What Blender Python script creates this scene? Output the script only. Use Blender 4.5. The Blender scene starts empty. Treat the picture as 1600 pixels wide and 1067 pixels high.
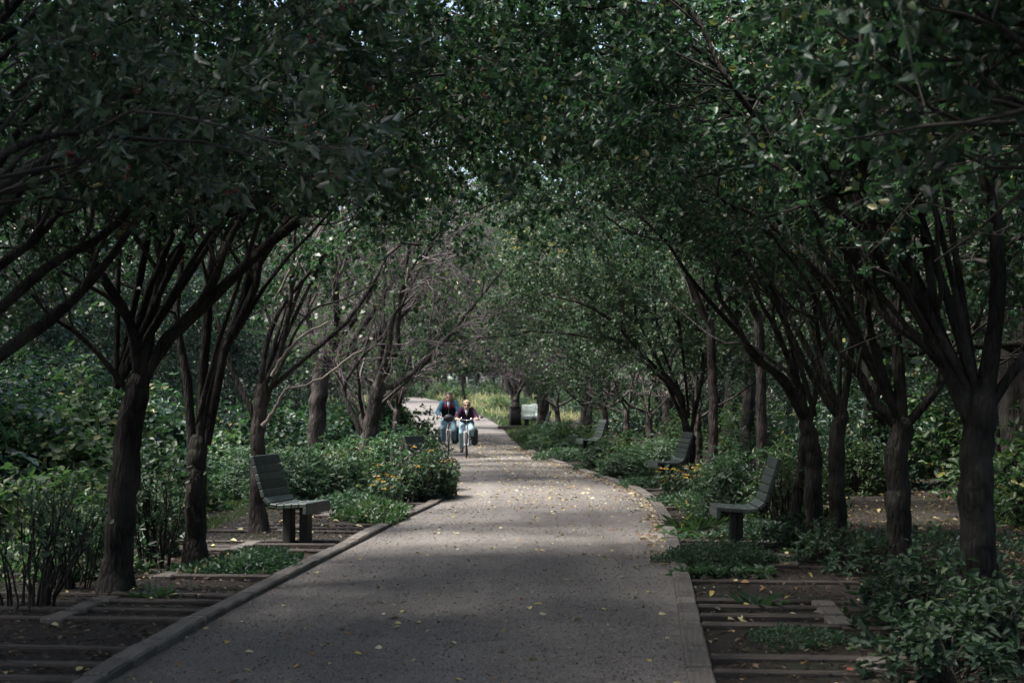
import bpy, bmesh, math, random
import numpy as np
from mathutils import Vector, Matrix

# ------------------------------------------------------------------ camera, world, sun, exposure
SC = bpy.context.scene
COL = SC.collection
F, CX, CY, HZ, CAMH = 2222.0, 800.0, 533.5, 615.0, 1.65
PITCH = math.atan((HZ - CY) / F)
cam_d = bpy.data.cameras.new('camera')
cam = bpy.data.objects.new('camera', cam_d)
COL.objects.link(cam)
cam.location = (0, 0, CAMH)
cam.rotation_euler = (math.pi / 2 + PITCH, 0, 0)
cam_d.sensor_width = 36
cam_d.lens = F / 1600 * 36
cam_d.clip_end = 2000
cam_d.dof.use_dof = True
cam_d.dof.focus_distance = 16.0
cam_d.dof.aperture_fstop = 4.0
SC.camera = cam

SUN_EL, SUN_AZ = math.radians(62), math.radians(-100)      # azimuth from +Y towards +X
w = bpy.data.worlds.new('World')
SC.world = w
w.use_nodes = True
nt = w.node_tree
nt.nodes.clear()
sky = nt.nodes.new('ShaderNodeTexSky')
sky.sky_type = 'NISHITA'
sky.sun_disc = False
sky.sun_elevation = SUN_EL
sky.sun_rotation = SUN_AZ
sky.dust_density = 4.0
sky.air_density = 1.0
sky.ozone_density = 0.6
bg = nt.nodes.new('ShaderNodeBackground')
bg.inputs['Strength'].default_value = 0.15
wo = nt.nodes.new('ShaderNodeOutputWorld')
nt.links.new(sky.outputs[0], bg.inputs[0])
nt.links.new(bg.outputs[0], wo.inputs[0])
sd = bpy.data.lights.new('sun', 'SUN')
sd.energy = 3.3
sd.angle = math.radians(10)
sd.color = (1.0, 0.95, 0.87)
sun = bpy.data.objects.new('sun', sd)
COL.objects.link(sun)
sdir = Vector((math.sin(SUN_AZ) * math.cos(SUN_EL), math.cos(SUN_AZ) * math.cos(SUN_EL), math.sin(SUN_EL)))
sun.rotation_euler = sdir.to_track_quat('Z', 'Y').to_euler()
sun.location = (-10, 20, 30)
SC.view_settings.view_transform = 'Standard'
SC.view_settings.look = 'None'
SC.view_settings.gamma = 1
SC.view_settings.use_curve_mapping = False
SC.view_settings.exposure = 1.6
SC.render.engine = 'CYCLES'
SC.cycles.use_denoising = True
SC.cycles.max_bounces = 7
SC.cycles.diffuse_bounces = 4
SC.cycles.transmission_bounces = 4
SC.cycles.glossy_bounces = 2

# ------------------------------------------------------------------ helpers
def rng(seed):
    return np.random.default_rng(seed)

def gz(x, y):
    t = np.maximum(0.0, np.asarray(y, float) - 45.0)
    return 0.022 * t * t / (t + 15.0)

def raydir(px, py):
    u, v = (px - CX) / F, (CY - py) / F
    c, s = math.cos(PITCH), math.sin(PITCH)
    return np.array([u, c - v * s, s + v * c])

def at(px, py, Y):
    d = raydir(px, py)
    return np.array([0, 0, CAMH]) + d * (Y / d[1])

def onground(px, py):
    d = raydir(px, py)
    y = 1.0
    while y < 400:
        z = CAMH + d[2] * y / d[1]
        if z <= gz(0, y):
            break
        y += 0.02 if y < 60 else 0.1
    return np.array([d[0] / d[1] * y, y, float(gz(0, y))])

def tag(o, label=None, cat=None, group=None, kind=None):
    if label: o['label'] = label
    if cat: o['category'] = cat
    if group: o['group'] = group
    if kind: o['kind'] = kind
    return o

def empty(name, loc, rz=0.0, label=None, cat=None, group=None, kind=None):
    o = bpy.data.objects.new(name, None)
    o.empty_display_size = 0.1
    COL.objects.link(o)
    o.location = tuple(loc)
    o.rotation_euler = (0, 0, rz)
    return tag(o, label, cat, group, kind)

def link(name, me, parent=None, loc=None):
    o = bpy.data.objects.new(name, me)
    COL.objects.link(o)
    if parent is not None: o.parent = parent
    if loc is not None: o.location = tuple(loc)
    return o

def children(o):
    return [c for c in bpy.data.objects if c.parent is o]

KIDS = {}
def copy_tree(o, parent=None):
    c = o.copy()
    COL.objects.link(c)
    if parent is not None: c.parent = parent
    ks = KIDS.get(o.name)
    if ks is None:
        ks = [k.name for k in children(o)]
        KIDS[o.name] = ks
    for k in ks:
        copy_tree(bpy.data.objects[k], c)
    return c

def qmesh(name, V, Q, mat, smooth=False):
    V = np.ascontiguousarray(V, dtype=np.float32)
    Q = np.ascontiguousarray(Q, dtype=np.int32)
    me = bpy.data.meshes.new(name)
    me.vertices.add(len(V))
    me.vertices.foreach_set('co', V.ravel())
    me.loops.add(Q.size)
    me.loops.foreach_set('vertex_index', Q.ravel())
    me.polygons.add(len(Q))
    me.polygons.foreach_set('loop_start', np.arange(len(Q), dtype=np.int32) * 4)
    if smooth:
        me.polygons.foreach_set('use_smooth', np.ones(len(Q), dtype=bool))
    me.update(calc_edges=True)
    me.materials.append(mat)
    return me

def nrm(a):
    return a / np.maximum(np.linalg.norm(a, axis=-1, keepdims=True), 1e-9)

class Geo:
    """collects quads"""
    def __init__(s):
        s.V, s.Q, s.n = [], [], 0
    def add(s, V, Q):
        if len(V) == 0: return s
        s.V.append(V); s.Q.append(Q + s.n); s.n += len(V)
        return s
    def empty(s): return s.n == 0
    def mesh(s, name, mat, smooth=False):
        return qmesh(name, np.concatenate(s.V), np.concatenate(s.Q), mat, smooth)
    def build(s, name, mat, parent=None, loc=None, smooth=False):
        return link(name, s.mesh(name, mat, smooth), parent, loc)

def tubes(P, R, k, ref=None):
    """P (B,n,3) centre lines, R (B,n) radii -> verts, quads"""
    P = np.asarray(P, float); R = np.asarray(R, float)
    if P.ndim == 2: P = P[None]; R = R[None]
    B, n, _ = P.shape
    T = nrm(np.gradient(P, axis=1))
    md = nrm(P[:, -1] - P[:, 0])
    a = np.where(np.abs(md[:, 2:3]) < 0.8, np.array([[0, 0, 1.0]]), np.array([[0.0, 1, 0]]))
    S = nrm(np.cross(T, a[:, None, :]))
    N = np.cross(S, T)
    ang = np.arange(k) * 2 * math.pi / k
    ring = S[:, :, None, :] * np.cos(ang)[None, None, :, None] + N[:, :, None, :] * np.sin(ang)[None, None, :, None]
    V = (P[:, :, None, :] + ring * R[:, :, None, None]).reshape(-1, 3)
    b = (np.arange(B) * n * k)[:, None, None]
    i = (np.arange(n - 1) * k)[None, :, None]
    j = np.arange(k)[None, None, :]
    j2 = (np.arange(k) + 1) % k
    j2 = j2[None, None, :]
    Q = np.stack([b + i + j, b + i + j2, b + i + k + j2, b + i + k + j], -1).reshape(-1, 4)
    return V, Q

def spline(pts, n):
    """smooth resample of a polyline (Catmull-Rom)"""
    p = np.asarray(pts, float)
    p = np.vstack([2 * p[0] - p[1], p, 2 * p[-1] - p[-2]])
    out = []
    m = len(p) - 3
    for t in np.linspace(0, m - 1e-6, n):
        i = int(t); f = t - i
        a, b, c, d = p[i], p[i + 1], p[i + 2], p[i + 3]
        out.append(0.5 * ((2 * b) + (-a + c) * f + (2 * a - 5 * b + 4 * c - d) * f * f + (-a + 3 * b - 3 * c + d) * f ** 3))
    return np.array(out)

def grow(r, P, R, m, tr, ln, ang, up, npts, wig=0.18, rr=0.55, sink=0.0):
    """m children on every parent branch"""
    B, n, _ = P.shape
    P = np.repeat(P, m, 0); R = np.repeat(R, m, 0)
    N = B * m
    t = r.uniform(tr[0], tr[1], N) * (n - 1)
    i = np.minimum(t.astype(int), n - 2); f = (t - i)[:, None]
    a = np.arange(N)
    p0 = P[a, i] * (1 - f) + P[a, i + 1] * f
    tan = nrm(P[a, i + 1] - P[a, i])
    rad = R[a, i] * (1 - f[:, 0]) + R[a, i + 1] * f[:, 0]
    q = r.normal(size=(N, 3)); q = nrm(q - (q * tan).sum(1, keepdims=True) * tan)
    an = r.uniform(ang[0], ang[1], N)[:, None]
    d = tan * np.cos(an) + q * np.sin(an)
    d[:, 2] += up
    d = nrm(d)
    L = r.uniform(ln[0], ln[1], N)
    out = [p0]
    for s in range(npts - 1):
        d = nrm(d + r.normal(size=(N, 3)) * wig + np.array([0, 0, -sink]))
        out.append(out[-1] + d * (L / (npts - 1))[:, None])
    C = np.stack(out, 1)
    cr = np.maximum(rad * rr, 0.002)[:, None] * np.linspace(1, 0.35, npts)[None]
    return C, cr

def leafquads(P, D, N, L, W, fold=0.25, droop=0.15):
    """six-point folded leaves"""
    P = np.asarray(P); n = len(P)
    if n == 0: return np.zeros((0, 3)), np.zeros((0, 4), int)
    D = nrm(D); S = nrm(np.cross(D, N)); N = np.cross(S, D)
    L = np.broadcast_to(L, (n,))[:, None]; W = np.broadcast_to(W, (n,))[:, None] * 0.5
    v = [P,
         P + D * L * 0.32 + S * W + N * W * fold,
         P + D * L * 0.70 + S * W * 0.72 + N * (W * fold * 0.7 - L * droop * 0.45),
         P + D * L - N * L * droop,
         P + D * L * 0.70 - S * W * 0.72 + N * (W * fold * 0.7 - L * droop * 0.45),
         P + D * L * 0.32 - S * W + N * W * fold]
    V = np.stack(v, 1).reshape(-1, 3)
    b = (np.arange(n) * 6)[:, None]
    Q = np.concatenate([b + np.array([[0, 1, 2, 3]]), b + np.array([[0, 3, 4, 5]])], 0)
    return V, Q

def leafdiamonds(P, D, N, L, W):
    P = np.asarray(P); n = len(P)
    if n == 0: return np.zeros((0, 3)), np.zeros((0, 4), int)
    D = nrm(D); S = nrm(np.cross(D, N)); N = np.cross(S, D)
    L = L[:, None]; W = W[:, None] * 0.55
    V = np.stack([P, P + D * L * 0.45 + S * W + N * W * 0.25, P + D * L - N * L * 0.12, P + D * L * 0.45 - S * W + N * W * 0.25], 1).reshape(-1, 3)
    return V, (np.arange(n) * 4)[:, None] + np.array([[0, 1, 2, 3]])

def leaves_on(r, P, per, L, asp=0.55, flat=0.5, tmin=0.25, spread=0.9, droop=0.15):
    """leaves along branches P (B,n,3)"""
    B, n, _ = P.shape
    P = np.repeat(P, per, 0); N = len(P)
    t = r.uniform(tmin, 1.0, N) * (n - 1)
    i = np.minimum(t.astype(int), n - 2); f = (t - i)[:, None]
    a = np.arange(N)
    p = P[a, i] * (1 - f) + P[a, i + 1] * f
    tan = nrm(P[a, i + 1] - P[a, i])
    d = nrm(tan * 0.6 + r.normal(size=(N, 3)) * spread + np.array([0, 0, -0.25]))
    nn = r.normal(size=(N, 3)) * (1 - flat) + np.array([0, 0, 1.0]) * flat
    l = L * r.uniform(0.6, 1.25, N)
    return p, d, nn, l, l * asp * r.uniform(0.8, 1.2, N)

def boxv(sx, sy, sz, c=(0, 0, 0)):
    x, y, z = sx / 2, sy / 2, sz / 2
    V = np.array([[-x, -y, -z], [x, -y, -z], [x, y, -z], [-x, y, -z], [-x, -y, z], [x, -y, z], [x, y, z], [-x, y, z]], float) + np.array(c)
    Q = np.array([[0, 3, 2, 1], [4, 5, 6, 7], [0, 1, 5, 4], [1, 2, 6, 5], [2, 3, 7, 6], [3, 0, 4, 7]])
    return V, Q

def bevelbox(name, sx, sy, sz, bev, mat, seed=0, jit=0.0, cuts=0):
    bm = bmesh.new()
    bmesh.ops.create_cube(bm, size=1)
    bmesh.ops.scale(bm, vec=(sx, sy, sz), verts=bm.verts)
    bmesh.ops.bevel(bm, geom=bm.edges[:], offset=bev, segments=1, affect='EDGES', profile=0.5)
    if jit:
        rr = random.Random(seed)
        for v in bm.verts:
            v.co += Vector((rr.uniform(-jit, jit), rr.uniform(-jit, jit), rr.uniform(-jit, jit)))
    me = bpy.data.meshes.new(name)
    bm.to_mesh(me); bm.free()
    me.materials.append(mat)
    return me

# ------------------------------------------------------------------ materials
def mat(name):
    m = bpy.data.materials.new(name)
    m.use_nodes = True
    t = m.node_tree
    b = t.nodes['Principled BSDF']
    return m, t, b

def N(t, typ, **kw):
    n = t.nodes.new(typ)
    for k, v in kw.items(): setattr(n, k, v)
    return n

def ramp(t, fac, stops, interp='LINEAR'):
    n = N(t, 'ShaderNodeValToRGB')
    n.color_ramp.interpolation = interp
    el = n.color_ramp.elements
    while len(el) < len(stops): el.new(0.5)
    for e, (p, c) in zip(el, stops):
        e.position = p; e.color = (*c, 1)
    t.links.new(fac, n.inputs[0])
    return n.outputs[0]

def noise(t, scale, detail=4, rough=0.55, vec=None, dim='3D'):
    n = N(t, 'ShaderNodeTexNoise')
    n.inputs['Scale'].default_value = scale
    n.inputs['Detail'].default_value = detail
    n.inputs['Roughness'].default_value = rough
    if vec is not None: t.links.new(vec, n.inputs['Vector'])
    return n.outputs['Fac']

def coords(t, which='Object', scale=None):
    c = N(t, 'ShaderNodeTexCoord')
    o = c.outputs[which]
    if scale:
        mp = N(t, 'ShaderNodeMapping')
        mp.inputs['Scale'].default_value = scale
        t.links.new(o, mp.inputs['Vector'])
        o = mp.outputs[0]
    return o

def mixc(t, fac, a, b, mode='MIX'):
    n = N(t, 'ShaderNodeMix', data_type='RGBA', blend_type=mode)
    for inp, v in ((n.inputs[0], fac), (n.inputs[6], a), (n.inputs[7], b)):
        if isinstance(v, (int, float)): inp.default_value = v
        elif isinstance(v, tuple): inp.default_value = (*v, 1)
        else: t.links.new(v, inp)
    return n.outputs[2]

def bump(t, b, h, strength=0.4, dist=0.01):
    n = N(t, 'ShaderNodeBump')
    n.inputs['Strength'].default_value = strength
    n.inputs['Distance'].default_value = dist
    t.links.new(h, n.inputs['Height'])
    t.links.new(n.outputs[0], b.inputs['Normal'])

def leafmat(name, stops, under=(0.12, 0.16, 0.12), rough=0.43, trans=0.4, tcol=(0.06, 0.16, 0.04), spec=0.5):
    m, t, b = mat(name)
    g = N(t, 'ShaderNodeNewGeometry')
    c = ramp(t, g.outputs['Random Per Island'], stops)
    oi = N(t, 'ShaderNodeObjectInfo')
    hs = N(t, 'ShaderNodeHueSaturation')
    mr = N(t, 'ShaderNodeMapRange')
    mr.inputs[3].default_value = 0.75; mr.inputs[4].default_value = 1.25
    t.links.new(oi.outputs['Random'], mr.inputs[0])
    t.links.new(mr.outputs[0], hs.inputs['Value'])
    t.links.new(c, hs.inputs['Color'])
    c = hs.outputs[0]
    cu = mixc(t, 0.55, c, under)
    c2 = mixc(t, g.outputs['Backfacing'], c, cu)
    t.links.new(c2, b.inputs['Base Color'])
    b.inputs['Roughness'].default_value = rough
    b.inputs['Specular IOR Level'].default_value = spec
    tr = N(t, 'ShaderNodeBsdfTranslucent')
    tc = mixc(t, 0.6, c, tcol)
    t.links.new(tc, tr.inputs[0])
    mx = N(t, 'ShaderNodeMixShader')
    mx.inputs[0].default_value = trans
    t.links.new(b.outputs[0], mx.inputs[1]); t.links.new(tr.outputs[0], mx.inputs[2])
    t.links.new(mx.outputs[0], t.nodes['Material Output'].inputs[0])
    return m

def simple(name, col, rough=0.6, metal=0.0, spec=0.5, var=0.15, scale=8.0, bmp=0.0):
    m, t, b = mat(name)
    co = coords(t)
    n = noise(t, scale, 5, 0.6, co)
    lo = tuple(c * (1 - var) for c in col); hi = tuple(min(1, c * (1 + var)) for c in col)
    t.links.new(ramp(t, n, [(0.3, lo), (0.7, hi)]), b.inputs['Base Color'])
    b.inputs['Roughness'].default_value = rough
    b.inputs['Metallic'].default_value = metal
    b.inputs['Specular IOR Level'].default_value = spec
    if bmp: bump(t, b, noise(t, scale * 6, 4, 0.6, co), bmp, 0.004)
    return m

def barkmat(name, lo, hi, moss=0.0):
    m, t, b = mat(name)
    co = coords(t, 'Object', (1, 1, 0.22))
    n1 = noise(t, 26, 6, 0.65, co)
    n2 = noise(t, 3, 3, 0.5, coords(t))
    v = N(t, 'ShaderNodeTexVoronoi', feature='DISTANCE_TO_EDGE')
    v.inputs['Scale'].default_value = 34
    t.links.new(co, v.inputs['Vector'])
    v.inputs['Scale'].default_value = 24
    c = ramp(t, n1, [(0.3, lo), (0.7, hi)])
    c = mixc(t, ramp(t, v.outputs['Distance'], [(0.02, (0.75, 0.75, 0.75)), (0.16, (0, 0, 0))]), c, tuple(x * 0.4 for x in lo))
    c = mixc(t, ramp(t, n2, [(0.45, (0, 0, 0)), (0.7, (1, 1, 1))]), c, tuple(x * 1.7 for x in hi))
    if moss:
        c = mixc(t, ramp(t, noise(t, 5, 4, 0.6, coords(t)), [(0.5, (0, 0, 0)), (0.75, (moss, moss, moss))]), c, (0.04, 0.055, 0.025))
    t.links.new(c, b.inputs['Base Color'])
    b.inputs['Roughness'].default_value = 0.9
    b.inputs['Specular IOR Level'].default_value = 0.25
    mul = N(t, 'ShaderNodeMath', operation='ADD')
    t.links.new(n1, mul.inputs[0]); t.links.new(v.outputs['Distance'], mul.inputs[1])
    bump(t, b, mul.outputs[0], 1.0, 0.04)
    return m

G_DARK = [(0.0, (0.013, 0.034, 0.024)), (0.45, (0.025, 0.065, 0.044)), (0.80, (0.042, 0.094, 0.062)), (0.95, (0.085, 0.135, 0.085)), (0.99, (0.26, 0.22, 0.06))]
G_MID = [(0.0, (0.024, 0.052, 0.022)), (0.5, (0.042, 0.088, 0.034)), (0.85, (0.065, 0.12, 0.04)), (0.97, (0.12, 0.15, 0.04)), (1.0, (0.3, 0.24, 0.05))]
G_BLUE = [(0.0, (0.030, 0.060, 0.040)), (0.5, (0.050, 0.095, 0.062)), (0.9, (0.075, 0.13, 0.078)), (1.0, (0.11, 0.15, 0.07))]
G_VINE = [(0.0, (0.035, 0.07, 0.028)), (0.5, (0.065, 0.115, 0.04)), (0.85, (0.10, 0.15, 0.05)), (1.0, (0.22, 0.22, 0.07))]
M = {}
M['leaf'] = leafmat('leaf_dark', G_DARK)
M['leaf_mid'] = leafmat('leaf_mid', G_MID)
M['leaf_blue'] = leafmat('leaf_hedge', G_BLUE, rough=0.5)
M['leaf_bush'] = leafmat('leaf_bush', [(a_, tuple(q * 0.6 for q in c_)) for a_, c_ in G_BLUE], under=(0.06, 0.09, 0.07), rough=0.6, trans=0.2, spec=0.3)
M['leaf_vine'] = leafmat('leaf_vine', G_VINE, rough=0.5)
M['leaf_soft'] = leafmat('leaf_soft', [(0, (0.045, 0.085, 0.05)), (0.5, (0.075, 0.125, 0.075)), (0.9, (0.12, 0.17, 0.11)), (1, (0.2, 0.2, 0.09))], rough=0.5, trans=0.35)
M['leaf_pale'] = leafmat('leaf_pale', [(0, (0.02, 0.045, 0.032)), (0.55, (0.04, 0.075, 0.052)), (0.85, (0.10, 0.145, 0.11)), (1, (0.24, 0.28, 0.23))], under=(0.3, 0.32, 0.26), rough=0.4)
M['leaf_wood'] = leafmat('leaf_wood', G_DARK, trans=0.18)
M['leaf_yellow'] = leafmat('leaf_yellow', [(0, (0.16, 0.17, 0.04)), (0.5, (0.30, 0.26, 0.06)), (1, (0.42, 0.33, 0.09))], under=(0.35, 0.3, 0.12), tcol=(0.4, 0.32, 0.05))
M['leaf_purple'] = leafmat('leaf_purple', [(0, (0.05, 0.045, 0.05)), (0.5, (0.10, 0.085, 0.095)), (1, (0.17, 0.15, 0.15))], under=(0.2, 0.18, 0.2), tcol=(0.12, 0.09, 0.08))
M['grass'] = leafmat('grass_blade', [(0, (0.035, 0.07, 0.02)), (0.6, (0.07, 0.12, 0.035)), (1, (0.16, 0.17, 0.06))], under=(0.1, 0.14, 0.06))
M['grass_pale'] = leafmat('grass_dry', [(0, (0.16, 0.21, 0.08)), (0.5, (0.32, 0.33, 0.16)), (1, (0.52, 0.49, 0.30))], under=(0.4, 0.4, 0.22), trans=0.4, tcol=(0.3, 0.34, 0.1))
M['bark'] = barkmat('bark_dark', (0.013, 0.012, 0.0115), (0.046, 0.042, 0.040), 0.35)
M['bark_grey'] = barkmat('bark_grey', (0.028, 0.024, 0.023), (0.085, 0.074, 0.070), 0.3)
M['twig'] = simple('twig', (0.035, 0.030, 0.027), 0.85, scale=20)
M['twig_grey'] = simple('twig_grey', (0.115, 0.094, 0.10), 0.8, scale=20)
M['deadwood'] = simple('pale_dead_wood', (0.20, 0.175, 0.155), 0.8, scale=12, bmp=0.4)
M['berry'] = simple('berry', (0.16, 0.012, 0.014), 0.35)
M['flower'] = leafmat('flower_yellow', [(0, (0.42, 0.25, 0.02)), (0.6, (0.52, 0.34, 0.03)), (1, (0.58, 0.42, 0.05))], under=(0.5, 0.25, 0.03), tcol=(0.5, 0.3, 0.02))
M['seedhead'] = simple('seedhead', (0.045, 0.03, 0.022), 0.9)
M['red_flower'] = simple('flower_red', (0.5, 0.05, 0.02), 0.6)

def timbermat(name, lo, hi, grain=(2.0, 26, 26), rough=0.8):
    m, t, b = mat(name)
    co = coords(t, 'Object', grain)
    n = noise(t, 2.2, 6, 0.65, co)
    oi = N(t, 'ShaderNodeObjectInfo')
    c = ramp(t, n, [(0.28, lo), (0.72, hi)])
    hs = N(t, 'ShaderNodeHueSaturation')
    mr = N(t, 'ShaderNodeMapRange'); mr.inputs[3].default_value = 0.7; mr.inputs[4].default_value = 1.25
    t.links.new(oi.outputs['Random'], mr.inputs[0]); t.links.new(mr.outputs[0], hs.inputs['Value'])
    t.links.new(c, hs.inputs['Color'])
    c = mixc(t, ramp(t, noise(t, 7, 5, 0.6, coords(t)), [(0.5, (0, 0, 0)), (0.72, (0.7, 0.7, 0.7))]), hs.outputs[0], tuple(x * 0.5 for x in lo))
    t.links.new(c, b.inputs['Base Color'])
    b.inputs['Roughness'].default_value = rough
    wear = ramp(t, noise(t, 1.6, 8, 0.75, coords(t, 'Object', (14, 14, 60))), [(0.60, (0, 0, 0)), (0.66, (0.8, 0.8, 0.8))])
    t.links.new(mixc(t, wear, c, tuple(min(0.5, x * 1.9 + 0.02) for x in hi)), b.inputs['Base Color'])
    bump(t, b, n, 0.6, 0.006)
    return m
M['sleeper'] = timbermat('weathered_timber', (0.06, 0.053, 0.047), (0.17, 0.155, 0.14))
M['sleeper_dark'] = timbermat('damp_timber', (0.028, 0.022, 0.019), (0.075, 0.062, 0.053))
M['slat'] = timbermat('painted_slat', (0.026, 0.038, 0.034), (0.058, 0.076, 0.069), (1.5, 30, 30), 0.5)
M['slat_sunlit'] = timbermat('sunlit_slat', (0.20, 0.26, 0.25), (0.34, 0.41, 0.40), (1.5, 30, 30), 0.5)  # sunlight on the far seats is put into this slat colour
M['post'] = timbermat('bench_post', (0.014, 0.014, 0.014), (0.032, 0.030, 0.030), (20, 20, 2.0), 0.7)
M['steel'] = simple('dark_steel', (0.02, 0.022, 0.022), 0.5, 0.6)
M['bolt'] = simple('bolt_steel', (0.35, 0.35, 0.34), 0.4, 0.8)

# ground: bark mulch and leaf litter
m, t, b = mat('mulch')
co = coords(t)
c = ramp(t, noise(t, 55, 6, 0.7, co), [(0.32, (0.006, 0.0045, 0.004)), (0.52, (0.024, 0.017, 0.014)), (0.75, (0.085, 0.06, 0.048))])
big = ramp(t, noise(t, 0.5, 4, 0.6, co), [(0.45, (0, 0, 0)), (0.62, (1, 1, 1))])
gr = ramp(t, noise(t, 30, 5, 0.7, co), [(0.3, (0.008, 0.010, 0.005)), (0.7, (0.035, 0.042, 0.018))])
sx = N(t, 'ShaderNodeSeparateXYZ'); t.links.new(co, sx.inputs[0])
c = mixc(t, big, c, gr)
t.links.new(c, b.inputs['Base Color'])
b.inputs['Roughness'].default_value = 0.95
bump(t, b, noise(t, 70, 5, 0.7, co), 1.0, 0.03)
M['mulch'] = m

m, t, b = mat('path_gravel')
co = coords(t)
v = N(t, 'ShaderNodeTexVoronoi'); v.inputs['Scale'].default_value = 70; t.links.new(co, v.inputs['Vector'])
sp = N(t, 'ShaderNodeSeparateColor'); t.links.new(v.outputs['Color'], sp.inputs[0])
c = ramp(t, sp.outputs[0], [(0.0, (0.097, 0.089, 0.085)), (0.55, (0.148, 0.138, 0.131)), (0.9, (0.191, 0.181, 0.171)), (1.0, (0.323, 0.308, 0.292))])
c = mixc(t, ramp(t, noise(t, 1.1, 6, 0.65, co), [(0.35, (0, 0, 0)), (0.7, (0.655, 0.643, 0.628))]), c, (0.104, 0.094, 0.088))
c = mixc(t, ramp(t, noise(t, 230, 3, 0.6, co), [(0.60, (0, 0, 0)), (0.68, (0.698, 0.685, 0.670))]), c, (0.045, 0.040, 0.037))
c = mixc(t, ramp(t, noise(t, 4.5, 6, 0.7, co), [(0.52, (0, 0, 0)), (0.7, (0.436, 0.428, 0.419))]), c, (0.198, 0.186, 0.176))
trk = noise(t, 1.0, 4, 0.55, coords(t, 'Object', (2.6, 0.10, 1)))
c = mixc(t, ramp(t, trk, [(0.42, (0, 0, 0)), (0.62, (0.467, 0.459, 0.448))]), c, (0.197, 0.186, 0.174))
c = mixc(t, ramp(t, noise(t, 0.45, 5, 0.6, coords(t, 'Object', (1.4, 0.8, 1))), [(0.5, (0, 0, 0)), (0.68, (0.519, 0.510, 0.499))]), c, (0.088, 0.080, 0.074))
t.links.new(c, b.inputs['Base Color'])
b.inputs['Roughness'].default_value = 0.85
b.inputs['Specular IOR Level'].default_value = 0.3
ad = N(t, 'ShaderNodeMath', operation='ADD')
t.links.new(v.outputs['Distance'], ad.inputs[0]); t.links.new(noise(t, 25, 4, 0.6, co), ad.inputs[1])
bump(t, b, ad.outputs[0], 0.7, 0.012)
M['path'] = m

# ------------------------------------------------------------------ path edges (world points read off the photograph)
LE = [onground(*p) for p in [(170, 1067), (295, 990), (420, 922), (550, 855), (625, 815), (680, 790), (712, 770)]]
LE = [(-2.86, 1.0, 0)] + [tuple(p) for p in LE] + [(-1.15, 28, 0), (-1.85, 36, 0), (-2.7, 46, 0)]
LE += [tuple(onground(*p)) for p in [(655, 668), (648, 655), (643, 645), (625, 633), (600, 625)]] + [(-17, 130, 0), (-34, 150, 0)]
RE = [onground(*p) for p in [(1075, 1067), (1062, 980), (1052, 905), (1040, 850), (1033, 815), (1018, 785), (988, 765), (925, 743), (850, 718), (815, 700), (797, 685), (784, 668), (762, 655), (734, 644), (685, 627), (662, 622)]]
RE = [(0.42, 1.0, 0)] + [tuple(p) for p in RE] + [(-12, 130, 0), (-28, 150, 0)]
LE = np.array(LE); RE = np.array(RE)
def xl(y): return np.interp(y, LE[:, 1], LE[:, 0])
def xr(y): return np.interp(y, RE[:, 1], RE[:, 0])
def xc(y): return 0.5 * (xl(y) + xr(y))

# ground sheet
r = rng(1)
gx = np.unique(np.concatenate([np.linspace(-12, 12, 97), np.linspace(-400, -13, 30), np.linspace(13, 400, 30)]))
gy = np.unique(np.concatenate([np.linspace(-40, 5, 10), np.linspace(5, 50, 181), np.linspace(52, 160, 55), np.linspace(170, 700, 30)]))
X, Y = np.meshgrid(gx, gy)
Z = gz(X, Y)
inside = np.clip(np.maximum(xl(Y) - 0.3 - X, X - xr(Y) - 0.3), 0, 3)
wob = (np.sin(X * 3.1 + np.sin(Y * 2.3)) * np.cos(Y * 2.7 + X) * 0.5 + np.sin(X * 7.3 + Y * 5.1) * 0.25) * 0.018
Z = Z + wob * np.clip(inside, 0, 1) - 0.02 * (inside <= 0)
Z += 0.05 * np.clip(inside - 1.8, 0, 1.2) * np.clip((np.abs(X) - 4) / 10, 0, 6) * (X < 0)
def gh(x, y):
    x = np.asarray(x, float); y = np.asarray(y, float)
    ins = np.clip(np.maximum(xl(y) - 0.3 - x, x - xr(y) - 0.3), 0, 3)
    wb = (np.sin(x * 3.1 + np.sin(y * 2.3)) * np.cos(y * 2.7 + x) * 0.5 + np.sin(x * 7.3 + y * 5.1) * 0.25) * 0.018
    return gz(x, y) + wb * np.clip(ins, 0, 1) - 0.02 * (ins <= 0) + 0.05 * np.clip(ins - 1.8, 0, 1.2) * np.clip((np.abs(x) - 4) / 10, 0, 6) * (x < 0)
nx, ny = len(gx), len(gy)
V = np.stack([X, Y, Z], -1).reshape(-1, 3)
ii = (np.arange(ny - 1) * nx)[:, None] + np.arange(nx - 1)[None]
Q = np.stack([ii, ii + 1, ii + nx + 1, ii + nx], -1).reshape(-1, 4)
tag(link('ground', qmesh('ground', V, Q, M['mulch'], True)), 'dark bark mulch and leaf litter under the trees', kind='structure')

ys = np.unique(np.concatenate([np.linspace(1, 60, 237), np.linspace(60, 150, 100)]))
u = np.linspace(0, 1, 15)
XX = xl(ys)[:, None] * (1 - u) + xr(ys)[:, None] * u
YY = np.repeat(ys[:, None], 15, 1)
ZZ = gz(XX, YY) + 0.004 + 0.02 * (1 - (2 * u - 1) ** 2)[None] + 0.012 * np.clip((YY - 44) / 6, 0, 1)
V = np.stack([XX, YY, ZZ], -1).reshape(-1, 3)
ii = (np.arange(len(ys) - 1) * 15)[:, None] + np.arange(14)[None]
Q = np.stack([ii, ii + 1, ii + 16, ii + 15], -1).reshape(-1, 4)
tag(link('path', qmesh('path', V, Q, M['path'], True)), 'grey gravel path curving away to the left', kind='structure')

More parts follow.
